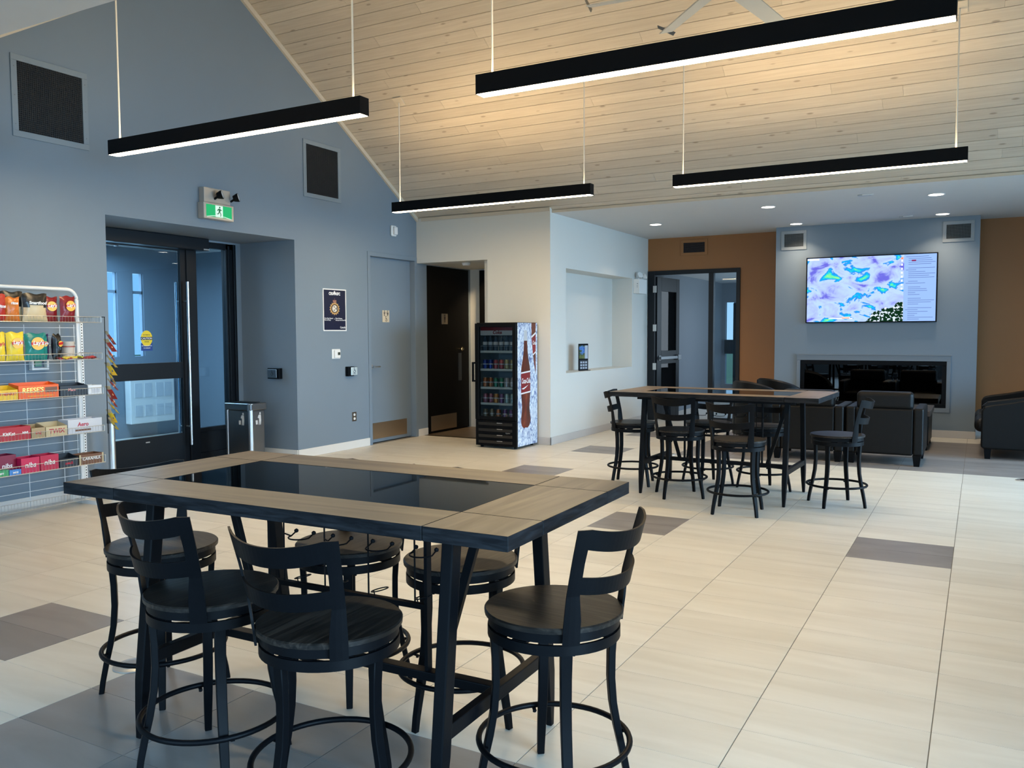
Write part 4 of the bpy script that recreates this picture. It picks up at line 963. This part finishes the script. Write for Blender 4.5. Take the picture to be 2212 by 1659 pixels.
g = MB(); g.box(-.171, -.17, -.075, -.06, .15, .16); g.box(-.171, -.17, -.075, -.055, .12, .125); g.box(-.171, -.17, -.075, -.055, .10, .105); g.build('indicator', flat('symbol_blue', 0), s)
s = thing('smoke_detector', 'round white smoke detector on the washroom alcove ceiling', 'detector', (-6.33, 10.12, 2.44))
MB().lathe([(.06, 0), (.062, -.012), (.048, -.035), (0, -.038)], 24).build('detector_body', M['whitep'], s)
for x, y, lb in ((-1.19, 10.40, 'pale square sensor plate on lounge ceiling near the sloped wood'), (-.93, 12.60, 'small sprinkler plate on lounge ceiling above the television')):
    s = thing('ceiling_sensor', lb, 'sensor', (x, y, 3.0))
    MB().box(-.07, .07, -.035, .035, -.012, 0).build('sensor_plate', flat('sensor_grey', (.42, .45, .48)), s, bevel=.003)
    MB().box(-.02, .10, -.06, -.035, -.010, 0).build('sensor_tab', M['whitep'], s, bevel=.003)

# ------------------------------------------------------------------ lounge wall: vents, TV, fireplace
def louver_vent(x, y, z0, z1, w_, m, label, frame_m):
    s = thing('louvered_vent', label, 'vent', (x, y, z0)); h_ = z1-z0; t = .045
    f = MB(); f.box(-w_, w_, -.012, 0, 0, t); f.box(-w_, w_, -.012, 0, h_-t, h_); f.box(-w_, -w_+t, -.012, 0, t, h_-t); f.box(w_-t, w_, -.012, 0, t, h_-t)
    f.build('frame', frame_m, s, bevel=.002)
    MB().box(-w_+t, w_-t, -.002, -.001, t, h_-t).build('backing', M['dark'], s)
    n = 10
    for k in range(n):
        z = t+(h_-2*t)*(k+.5)/n
        b = MB(); b.bar((-w_+t, -.006, z), (w_-t, -.006, z), .007, .003); b.build('louver', m, s)
    g = MB()
    for k in range(1, 16): xx = -w_+t+(2*w_-2*t)*k/16; g.box(xx-.001, xx+.001, -.004, -.002, t, h_-t)
    g.build('fin', m, s)
louver_vent(-2.435, CY, 2.66, 2.94, .18, flat('vent_slat_grey', (.16, .18, .19)), 'grey louvered vent on the chimney wall nearer the lounge door', flat('vent_grey_paint', (.24, .27, .29)))
louver_vent(-.295, CY, 2.66, 2.94, .19, flat('vent_slat_grey', 0), 'grey louvered vent at the far upper corner above the television', flat('vent_grey_paint', 0))
louver_vent(-4.08, 13.45, 2.70, 2.95, .22, flat('vent_slat_brown', (.035, .012, .006)), 'orange painted vent above the lounge door', M['orange'])
tv = thing('television', 'wall-mounted television showing a colourful satellite weather map', 'television', (-1.385, CY-.06, 1.585))
MB().box(-.86, .855, 0, .045, 0, .945).box(-.3, .3, .045, .06, .25, .7).build('tv_case', M['black'], tv, bevel=.003)
sc = MB().box(-.842, .435, -.002, 0, .014, .93).build('screen', M['map'], tv)
# recenter the map's object space on the screen
pg = MB().box(.435, .838, -.002, 0, .014, .93).build('side_page', M['panel'], tv)
g = MB(); rr = random.Random(5)
for k in range(34):
    z = .90-k*.026
    if k in (5, 12, 15, 21, 26): continue
    g.box(.46+(.03 if k % 7 else 0), .46+.04+rr.uniform(.08, .34), -.0035, -.002, z-.004, z+.002)
g.build('text_lines', emission('screen_ink', (.12, .18, .45), .6), pg)
MB().box(.53, .585, -.004, -.002, .835, .855).build('page_button', emission('screen_maroon', (.25, .02, .10), .6), pg)
g = MB(); g.box(-.842, -.68, -.004, -.002, .90, .925); g.box(-.54, -.22, -.004, -.002, .055, .065); g.box(-.35, -.25, -.004, -.002, .07, .085)
for k in range(8): g.box(.40, .42, -.004, -.002, .45+.055*k, .475+.055*k)
g.build('map_buttons', emission('screen_white', (.8, .85, 1), .9), sc)
MB().box(-.36, -.26, -.0045, -.002, .06, .075).box(.395, .425, -.005, -.002, .868, .895).build('map_marker', emission('screen_orange', (.8, .25, .15), .8), sc)
fp = thing('fireplace', 'long black linear gas fireplace with silver surround under the television', 'fireplace', (-1.355, CY, 0))
f = MB(); a, b, t = -1.01, 1.01, .05
f.box(a, b, -.03, 0, .345, .345+.06); f.box(a, b, -.03, 0, 1.045, 1.128); f.box(a, a+t, -.03, 0, .405, 1.045); f.box(b-t, b, -.03, 0, .405, 1.045); f.box(a-.006, b+.006, -.036, 0, 1.118, 1.135)
f.build('surround', M['grey'], fp, bevel=.003)
f = MB(); t = .055; a, b = -.96, .96
f.box(a, b, -.012, .03, .405, .405+t); f.box(a, b, -.012, .03, 1.04-t, 1.04); f.box(a, a+t, -.012, .03, .405+t, 1.04-t); f.box(b-t, b, -.012, .03, .405+t, 1.04-t)
f.build('inner_frame', M['black'], fp, bevel=.003)
MB().box(a+t, b-t, .006, .012, .405+t, 1.04-t).build('pane', M['fire_glass'], fp)
f = MB(); f.box(a, b, .40, .42, .41, 1.04); f.box(a, b, .03, .40, .41, .43); f.box(a, b, .03, .40, 1.02, 1.04); f.box(a, a+.02, .03, .40, .43, 1.02); f.box(b-.02, b, .03, .40, .43, 1.02)
f.build('firebox', M['dark'], fp)
for k in range(7):
    x = -.75+.25*k; l = MB(); l.tube([(x-.12, .2+.05*math.sin(k*2), .455+.01*(k % 2)), (x, .2, .465), (x+.12, .2-.05*math.sin(k*2), .455)], [.028, .033, .024], 8)
    l.build('log', flat('ceramic_log', (.10, .075, .055), .9, noise=.4, bump=.4), fp)

# ------------------------------------------------------------------ lounge furniture
def club_chair(label, loc, rot, width=.78, group='black leather club chairs in the lounge'):
    s = thing('club_chair', label, 'armchair', loc, rot, group); h = width/2
    # local: back towards -Y, chair faces +Y
    MB().box(-h+.10, h-.10, 0, .16, .117, .62).build('backrest', M['leather'], s, bevel=.02, seg=3)
    c = MB(); nn = 12
    MB().box(-h+.105, h-.105, .03, .20, .60, .80).build('head_cushion', M['leather'], s, bevel=.045, seg=4)
    for sx in (-1, 1):
        x0, x1 = sorted((sx*(h-.10)+sx*.002, sx*h)); MB().box(x0, x1, .0, .78, .117, .63).build('arm', M['leather'], s, bevel=.022, seg=3)
    MB().box(-h+.11, h-.11, .16, .76, .117, .30).build('base', M['leather'], s, bevel=.01)
    MB().box(-h+.105, h-.105, .17, .80, .30, .45).build('seat_cushion', M['leather'], s, bevel=.035, seg=4)
    for x in (-h+.06, h-.06):
        for y in (.05, .72):
            l = MB(); l.bar((x, y, .12), (x, y, 0), .085, .085, .055, .055, side=(1, 0, 0)); l.build('leg', M['black'], s, bevel=.003)
    return s
club_chair('black leather armchair seen from behind, beside the coffee table end', (-.90, 9.975, 0), 0)
club_chair('black leather armchair seen from behind, by the far bar table', (-1.70, 9.955, 0), 0)
# side-on sofa at the frame's edge
s = thing('sofa', 'black leather sofa seen side-on with rolled seat cushions', 'sofa', (.03, 10.96, 0), 0)
prof = [(.0, .14), (.03, .117), (.95, .117), (.95, .78), (.60, .72), (.30, .655), (.10, .62), (.03, .60), (.0, .55)]
MB().prism(prof, 0, .13, 'y').build('arm', M['leather'], s, bevel=.018, seg=3)
MB().prism(prof, 1.62, 1.75, 'y').build('arm', M['leather'], s, bevel=.018, seg=3)
for k in range(2): MB().box(-.07, .62, .135+.745*k, .875+.745*k, .29, .45).build('seat_cushion', M['leather'], s, bevel=.07, seg=5)
MB().prism([(.0, .60), (.06, .655), (.30, .695), (.62, .745), (.92, .80), (.92, .70), (.5, .63), (.06, .585)], .01, .12, 'y').build('arm_pad', M['leather'], s, bevel=.012, seg=3)
MB().box(.62, .94, .135, 1.615, .117, .86).build('backrest', M['leather'], s, bevel=.05, seg=4)
MB().box(.02, .62, .135, 1.615, .117, .29).build('base', M['leather'], s, bevel=.01)
for x in (.07, .88):
    for y in (.06, 1.69): MB().bar((x, y, .118), (x, y, 0), .075, .075, .055, .055, side=(1, 0, 0)).build('leg', M['black'], s)
s = thing('coffee_table', 'low dark coffee table in front of the leather armchairs', 'table', (-1.08, 11.40, 0))
MB().box(0, .57, 0, .97, .42, .49).build('table_top', flat('dark_brown_wood', (.045, .035, .03), .35), s, bevel=.006)
MB().box(.03, .55, .04, .93, .06, .42).build('table_body', M['leather'], s, bevel=.01)
for x in (.06, .51):
    for y in (.06, .91): MB().box(x-.03, x+.03, y-.03, y+.03, 0, .07).build('leg', M['black'], s)
def tub_chair(label, loc, rot):
    s = thing('tub_chair', label, 'armchair', loc, rot, 'round-backed tub chairs by the chimney wall')
    n = 22; vs = []; fs = []; r0, r1 = .30, .355
    prof = lambda a: .83-.22*(abs(a)/R(118))**2.2
    for i in range(n+1):
        a = R(-118)+R(236)*i/n; zt = prof(a)
        for r, z in ((r0, .12), (r0, zt-.02), ((r0+r1)/2, zt), (r1, zt-.02), (r1, .12)): vs.append((-r*math.cos(a), r*math.sin(a), z))
    for i in range(n):
        for j in range(5): p, q = i*5+j, i*5+(j+1) % 5; fs.append((p, q, q+5, p+5))
    fs.append(tuple(range(5))); fs.append(tuple(n*5+j for j in reversed(range(5))))
    m = MB(); m.add(vs, fs, 0, True); m.build('shell', M['leather'], s)
    MB().lathe([(0, .14), (.29, .14), (.297, .40), (.27, .44), (0, .45)], 28).build('seat_cushion', M['leather'], s)
    for a in (45, 135, 225, 315): x, y = .25*math.cos(R(a)), .25*math.sin(R(a)); MB().bar((x, y, .13), (x, y, 0), .04, .04, .03, .03).build('leg', M['black'], s)
tub_chair('dark tub chair with rounded back, nearer the lounge door', (-2.52, 11.30, 0), R(50))
tub_chair('dark tub chair with rounded back, nearer the fireplace', (-2.36, 11.98, 0), R(50))

# ------------------------------------------------------------------ floor outlets
for x, y, lb in ((-3.22, 2.37, 'round floor box under the near bar table'), (-3.22, 9.70, 'round floor box behind the far bar table'), (.42, 9.56, 'round steel floor box near the sofa edge')):
    s = thing('floor_outlet', lb, 'outlet', (x, y, 0))
    MB().lathe([(.0, .001), (.085, .001), (.085, .004), (.078, .007), (0, .007)], 28).build('cover_ring', M['zinc'], s)
    MB().lathe([(0, .007), (.05, .007), (.05, .010), (0, .010)], 24).build('cover_lid', M['tileg'] if x < 0 else M['steeld'], s)

# ------------------------------------------------------------------ bar tables
def bar_table(label, loc, rot, cx):
    s = thing('bar_table', label, 'table', loc, rot)
    A, B, z0, z1 = .915, .46, .878, .92; bx, by = .272, .212; g = .0012
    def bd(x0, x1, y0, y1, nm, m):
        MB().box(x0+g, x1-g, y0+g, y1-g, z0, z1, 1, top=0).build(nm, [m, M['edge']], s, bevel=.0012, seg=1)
    for sx in (-1, 1):
        for sy in (-1, 1):
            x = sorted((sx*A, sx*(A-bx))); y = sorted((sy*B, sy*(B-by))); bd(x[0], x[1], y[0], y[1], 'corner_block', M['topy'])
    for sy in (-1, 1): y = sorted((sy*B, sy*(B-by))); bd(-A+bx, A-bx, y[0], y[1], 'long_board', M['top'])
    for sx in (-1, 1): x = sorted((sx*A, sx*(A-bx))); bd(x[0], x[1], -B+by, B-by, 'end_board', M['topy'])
    MB().box(-A+bx+.001, A-bx-.001, -B+by+.001, B-by-.001, z1-.010, z1-.001).build('glass_inset', M['glassb'], s)
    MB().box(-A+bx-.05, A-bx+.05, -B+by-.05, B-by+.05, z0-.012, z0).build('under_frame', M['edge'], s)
    f = MB().box(-.70, .70, -.31, -.27, .848, .878).box(-.70, .70, .27, .31, .848, .878).box(-.68, -.60, -.27, .27, .848, .878).box(.60, .68, -.27, .27, .848, .878)
    f.build('apron_frame', M['black'], s)
    LX = .635
    for sx in (-1, 1):
        for sy in (-1, 1):
            top = Vector((sx*LX, sy*.285, .878)); ft = Vector((sx*LX, sy*.385, 0)); kn = ft.lerp(top, .24)
            l = MB(); vs = []
            for p, a, b in ((ft, .022, .024), (ft.lerp(kn, .5), .033, .040), (kn, .040, .052), (top, .040, .052)):
                for u_, v_ in ((-1, -1), (1, -1), (1, 1), (-1, 1)): vs.append((p.x+u_*a/2, p.y+v_*b/2, p.z))
            l.add(vs, [(3, 2, 1, 0), (12, 13, 14, 15)]+[(k*4+j, k*4+(j+1) % 4, k*4+4+(j+1) % 4, k*4+4+j) for k in range(3) for j in range(4)])
            l.build('leg', M['black'], s, bevel=.004)
    for sx in (-1, 1): MB().bar((sx*LX, -.355, .28), (sx*LX, .355, .28), .032, .045).build('end_rail', M['black'], s, bevel=.003)
    MB().bar((-LX, 0, .28), (LX, 0, .28), .045, .032).build('stretcher', M['black'], s, bevel=.003)
    for sx in (-1, 1): MB().bar((sx*.40, 0, .285), (sx*.58, 0, .875), .030, .022).build('brace', M['black'], s, bevel=.002)
    # wine rack hanging in the middle: two flats, cross bar, rods, hooks and rings
    MB().bar((.355, 0, .29), (.355, 0, .878), .028, .012, side=(0, 1, 0)).build('rack_upright', M['black'], s)
    MB().bar((-.355, 0, .29), (-.355, 0, .878), .028, .012, side=(0, 1, 0)).build('rack_upright', M['black'], s)
    MB().bar((-.355, 0, .515), (.355, 0, .515), .022, .018).build('rack_bar', M['black'], s)
    for x, cx_ in ((-.292, -.195), (-.096, -.02), (.103, .16), (.302, .345)):
        MB().tube([(x, 0, .515), (x, 0, .878)], .0032, 6).build('rack_rod', M['black'], s)
        h = MB(); q = .042
        arc = [(cx_-q*math.cos(R(a_)), -.02-q*math.sin(R(a_)), .702) for a_ in range(0, 181, 20)]
        h.tube([(cx_-q, .008, .714)]+arc+[(cx_+q, .008, .714)], .0028, 6)
        h.tube([(x, 0, .702), (cx_-q, -.02, .702)], .0028, 6)
        for sx in (-1, 1):
            c = (cx_+sx*q, .008, .716); r_ = .0085
            h.lathe([(0, c[2]-r_), (r_*.8, c[2]-r_*.6), (r_, c[2]), (r_*.8, c[2]+r_*.6), (0, c[2]+r_)], 10, c=c[:2])
        h.build('glass_hook', M['black'], s)
        MB().tube([(cx_-.012+.030*math.cos(2*PI*k/20), .005+.030*math.sin(2*PI*k/20), .546+.008*math.cos(2*PI*k/20)) for k in range(20)], .0022, 6, closed=True).tube([(cx_-.03, 0, .522), (cx_-.035, 0, .542)], .0022, 6).build('bottle_ring', M['black'], s)
    return s
bar_table('bar-height table with black glass inset nearest the camera', (-1.990, 2.343, 0), R(1.1), 0)
bar_table('bar-height table with black glass inset beside the lounge armchairs', (-2.02, 7.575, 0), R(-1.8), 0)

# ------------------------------------------------------------------ stools
def lerp_tab(tab, z):
    for (a, va), (b, vb) in zip(tab, tab[1:]):
        if z <= b: t = (z-a)/(b-a); return va+(vb-va)*t
    return tab[-1][1]
RB = [(.50, .207), (.60, .2185), (.70, .231), (.80, .253), (.92, .283)]
AO = [(.50, 53), (.60, 52), (.70, 50), (.80, 47.3), (.92, 44.2)]
WP = [(.50, .052), (.62, .050), (.70, .038), (.80, .037), (.86, .040), (.92, .044)]
def shell(fa0, fa1, z0, z1, na, nz, th=.007, dip=0):
    m = MB(); vs = []
    for k in range(2):
        for i in range(na+1):
            for j in range(nz+1):
                z = z0+(z1-z0)*j/nz; a = R(fa0(z)+(fa1(z)-fa0(z))*i/na); r = lerp_tab(RB, z)+k*th
                vs.append((r*math.cos(a), r*math.sin(a), z-dip*(1-(2*i/na-1)**2)))
    N = (na+1)*(nz+1); q = lambda i, j, k: k*N+i*(nz+1)+j; fs = []
    for i in range(na):
        for j in range(nz):
            fs.append((q(i, j, 0), q(i, j+1, 0), q(i+1, j+1, 0), q(i+1, j, 0))); fs.append((q(i, j, 1), q(i+1, j, 1), q(i+1, j+1, 1), q(i, j+1, 1)))
        fs.append((q(i, 0, 0), q(i+1, 0, 0), q(i+1, 0, 1), q(i, 0, 1))); fs.append((q(i, nz, 0), q(i, nz, 1), q(i+1, nz, 1), q(i+1, nz, 0)))
    for j in range(nz):
        fs.append((q(0, j, 0), q(0, j, 1), q(0, j+1, 1), q(0, j+1, 0))); fs.append((q(na, j, 0), q(na, j+1, 0), q(na, j+1, 1), q(na, j, 1)))
    m.add(vs, fs, 0, False); return m
def make_stool():
    s = thing('bar_stool', '', 'stool', group='swivel bar stools')
    MB().lathe([(0, .580), (.209, .580), (.217, .583), (.218, .596), (.214, .600), (0, .602)], 48).build('seat', M['seat'], s)
    MB().lathe([(.198, .553), (.206, .553), (.206, .580), (.198, .580)], 48, closed=True).lathe([(0, .572), (.2, .572), (.2, .579), (0, .579)], 32).build('seat_band', M['black'], s)
    MB().lathe([(0, .552), (.10, .552), (.10, .572), (0, .572)], 24).bar((-.2, 0, .545), (.2, 0, .545), .05, .006).bar((0, -.2, .545), (0, .2, .545), .05, .006).build('swivel_plate', M['black'], s)
    MB().lathe([(.199, .515), (.208, .515), (.208, .546), (.199, .546)], 48, closed=True).build('base_band', M['black'], s)
    for i in range(4):
        prof = [(.0, .243, .024, .020), (.05, .236, .026, .021), (.12, .222, .029, .022), (.20, .204, .031, .023), (.28, .190, .032, .023), (.36, .184, .033, .023), (.44, .185, .034, .023), (.517, .190, .036, .024)]
        vs = []
        for z, r, w_, d_ in prof:
            for a, b in ((-1, -1), (1, -1), (1, 1), (-1, 1)): vs.append((r+b*d_/2, a*w_/2, z))
        n = len(prof); fs = [(0, 1, 2, 3), tuple((n-1)*4+j for j in (3, 2, 1, 0))]
        for k in range(n-1):
            for j in range(4): fs.append((k*4+j, k*4+(j+1) % 4, k*4+4+(j+1) % 4, k*4+4+j))
        m = MB(); m.add(vs, fs); m.box(.150, .196, -.02, .02, .508, .516)
        m.tube([(.17, .028, .500), (.17, .028, .512)], .006, 8)
        leg = m.build('leg', M['black'], s, bevel=.0025, seg=1); leg.rotation_euler = (0, 0, R(90*i))
        MB().tube([(.222, .025, .158), (.222, .025, .170)], .006, 8).bar((.212, .025, .166), (.24, .025, .166), .012, .004).build('bolt', M['black'], leg)
    MB().tube([(.238*math.cos(2*PI*k/56), .238*math.sin(2*PI*k/56), .176) for k in range(56)], .0095, 10, closed=True).build('foot_ring', M['black'], s)
    ao = lambda z: lerp_tab(AO, z); ai = lambda z: lerp_tab(AO, z)-math.degrees(lerp_tab(WP, z)/lerp_tab(RB, z))
    for sg in (1, -1):
        shell(lambda z: sg*ai(z), lambda z: sg*ao(z), .548, .900, 3, 14).build('back_post', M['black'], s)
    shell(lambda z: -ai(z)-.01, lambda z: ai(z)+.01, .840, .900, 22, 3, dip=.020).build('top_rail', M['black'], s)
    shell(lambda z: -ai(z)-.01, lambda z: ai(z)+.01, .704, .756, 22, 3, dip=.012).build('cross_rail', M['black'], s)
    return s
proto = make_stool()
T1, T2 = 'stools around the near bar table', 'stools around the far bar table'
stools = [(-1.150, 2.340, -5, 37, 'black swivel stool pulled out at the near table end, back fully visible', T1),
          (-1.690, 1.915, -88, 84, 'black swivel stool in front of the near table, closest to its corner', T1),
          (-2.250, 1.965, -98, 55, 'black swivel stool in front of the near table, second from its corner', T1),
          (-2.920, 2.300, 166, 48, 'black swivel stool at the near table end facing the snack rack', T1),
          (-2.258, 2.685, 90, 38, 'black swivel stool behind the near table, below the hanging wine hooks', T1),
          (-1.718, 2.69, 88, 78, 'black swivel stool behind the near table, beside its corner leg', T1),
          (-2.910, 7.656, 190, 58, 'black swivel stool at the far table end nearest the white niche wall', T2),
          (-2.320, 7.265, -90, 75, 'black swivel stool in front of the far table, beside the brown table leg', T2),
          (-1.688, 6.805, -96, 51, 'black swivel stool with brownish seat pulled furthest out before the far table', T2),
          (-1.032, 7.497, 1, 75, 'black swivel stool alone at the far table end, turned side-on', T2),
          (-2.268, 7.975, 90, 2, 'black swivel stool behind the far table, nearer the niche wall', T2),
          (-1.725, 7.905, 90, 88, 'black swivel stool behind the far table, nearer the leather armchairs', T2)]
for i, (x, y, az, lg, lb, gr) in enumerate(stools):
    o = proto if i == 0 else copy_tree(proto)
    o.location = (x, y, 0); o.rotation_euler = (0, 0, R(az)); o['label'] = lb; o['group'] = gr
    k = 0
    for ch in o.children:
        if ch.name.startswith('leg'): ch.rotation_euler = (0, 0, R(lg-az+90*k)); k += 1

# ------------------------------------------------------------------ pendants
def pendant(x0, x1, y0, zc, label):
    s = thing('linear_pendant', label, 'pendant light', ((x0+x1)/2, y0+.045, 2.87), 0, 'linear pendants in two rows'); h = (x1-x0)/2
    b = MB(); b.box(-h, h, -.045, -.040, 0, .113); b.box(-h, h, .040, .045, 0, .113); b.box(-h, -h+.005, -.04, .04, 0, .113); b.box(h-.005, h, -.04, .04, 0, .113); b.box(-h+.005, h-.005, -.04, .04, .05, .06)
    b.build('housing', M['black'], s)
    MB().box(-h+.006, h-.006, -.0395, .0395, -.001, .006).build('diffuser', M['pen'], s)
    MB().box(-h+.006, h-.006, -.038, .038, .095, .100).build('uplight', M['penup'], s)
    for x in (-h+.09, h-.09):
        MB().tube([(x, 0, .06), (x, 0, zc-2.87-.02)], .0065, 8).build('rod', M['rod'], s)
        c = MB().box(-.06, .06, -.06, .06, -.015, 0).build('canopy', M['trimwood'], s, bevel=.002)
        c.location = (x, 0, zc-2.87); c.rotation_euler = (-sl if y0 > RY else sn, 0, 0)
pendant(-6.05, -3.53, 4.37, znear(4.415), 'black linear pendant nearest the gable wall, near row')
pendant(-2.66, -.13, 4.37, znear(4.415), 'largest looking black linear pendant, near row over the floor centre')
pendant(-6.05, -3.53, 8.04, zfar(8.085), 'black linear pendant in the far row by the white header wall')
pendant(-2.66, -.13, 8.04, zfar(8.085), 'black linear pendant in the far row before the lounge')

# ceiling fan
s = thing('ceiling_fan', 'large pale ceiling fan hanging from the ridge, blades partly in view', 'fan', (-1.69, RY, 4.0))
MB().tube([(0, 0, .1), (0, 0, 1.26)], .025, 12).build('downrod', M['whitep'], s)
MB().lathe([(0, -.08), (.12, -.07), (.16, -.02), (.16, .06), (.10, .10), (0, .11)], 28).build('motor', M['whitep'], s)
for k in range(7):
    a = 184-51.43*k
    b = MB(); b.bar((.14, 0, 0), (1.06, 0, .0), .14, .012, .12, .008, side=(0, 1, -.25)); o = b.build('blade', flat('fan_grey', (.52, .53, .50), .5), s); o.rotation_euler = (0, 0, R(a))
    t = MB(); t.prism([(-.07, -.02), (.07, .03), (.075, .055), (-.09, .01)], 1.06, 1.068, 'x'); t = t.build('tip_fin', M['steeld'], o)

# downlights
for x, y, lb in ((-4.11, 11.68, 'small round downlight near the white niche wall'), (-2.34, 10.78, 'round downlight above the lounge edge, before the far pendant'), (-.48, 10.78, 'round downlight highest and closest in the lounge ceiling'),
                 (-2.35, 12.65, 'round downlight above the vent beside the orange wall'), (-.48, 12.60, 'round downlight above the television corner vent')):
    s = thing('downlight', lb, 'downlight', (x, y, 3.0), 0, 'recessed downlights in the lounge ceiling')
    MB().lathe([(.078, -.001), (.092, -.001), (.090, -.006), (.078, -.004)], 28, closed=True).build('trim_ring', M['whitep'], s)
    MB().lathe([(0, -.003), (.078, -.003), (.078, -.0015), (0, -.0015)], 28).build('lens', M['down'], s)
    l = area('downlight_glow', (x, y, 2.985), (0, 0, -1), (.14, .14), 3.5, (1, .80, .58), 'DISK', 110)
for x, y, lb in ((-9.6, 7.6, 'round downlight seen through the entrance glass, lower one'), (-9.0, 6.95, 'round downlight seen through the entrance glass, higher one')):
    s = thing('downlight', lb, 'downlight', (x, y, 2.68)); MB().lathe([(0, -.003), (.07, -.003), (.07, -.001), (0, -.001)], 24).build('lens', M['down'], s)
area('alcove_glow', (-6.35, 11.0, 2.42), (0, .25, -1), (.12, .12), 9, (1, .72, .42), 'DISK', 120)
area('vestibule_fill', (-9.7, 6.6, 2.62), (0, 0, -1), (1.2, 1.2), 75, (.72, .86, 1.0), 'DISK', 175)  # broad fill added to brighten the vestibule's far wall, not one of its downlights
area('passage_glow', (-3.4, 15.5, 2.49), (0, 0, -1), (.2, .2), 5, (.9, .9, 1), 'DISK', 160)

# notice board in the vestibule
s = thing('notice_board', 'white panel with eight pale sheets seen through the entrance glass', 'notice board', (-10.49, 8.12, .20), PI/2)
MB().box(-.40, .34, -.12, 0, 0, .70).build('panel', M['whitep'], s, bevel=.01)
for cx_ in (-.27, -.11, .08, .22):
    for cz_ in (.10, .37): MB().box(cx_-.06, cx_+.06, -.124, -.12, cz_, cz_+(.2 if cz_ > .2 else .16)).build('sheet', flat('sheet_grey', (.60, .63, .66)), s)

# tree set beyond the added passage opening, standing in for a reflected view
for x, y, r, lb in ((-16.5, 42.0, 1.25, 'rounded green tree beyond the passage opening, standing in for a reflection'),):
    s = thing('tree', lb, 'tree', (x, y, -.4))
    MB().tube([(0, 0, 0), (0, 0, .8)], .12, 8).build('trunk', flat('bark', (.08, .06, .04)), s)
    bm = bmesh.new(); bmesh.ops.create_icosphere(bm, subdivisions=3, radius=r)
    for v in bm.verts: v.co *= 1+.18*math.sin(v.co.x*5+v.co.y*7)*math.cos(v.co.z*6)
    me = bpy.data.meshes.new('crown'); bm.to_mesh(me); bm.free(); me.materials.append(flat('foliage', (.05, .10, .04), .9, noise=.4, scale=4)); o = bpy.data.objects.new('crown', me); COL.objects.link(o); o.parent = s; o.location = (0, 0, 1.15)
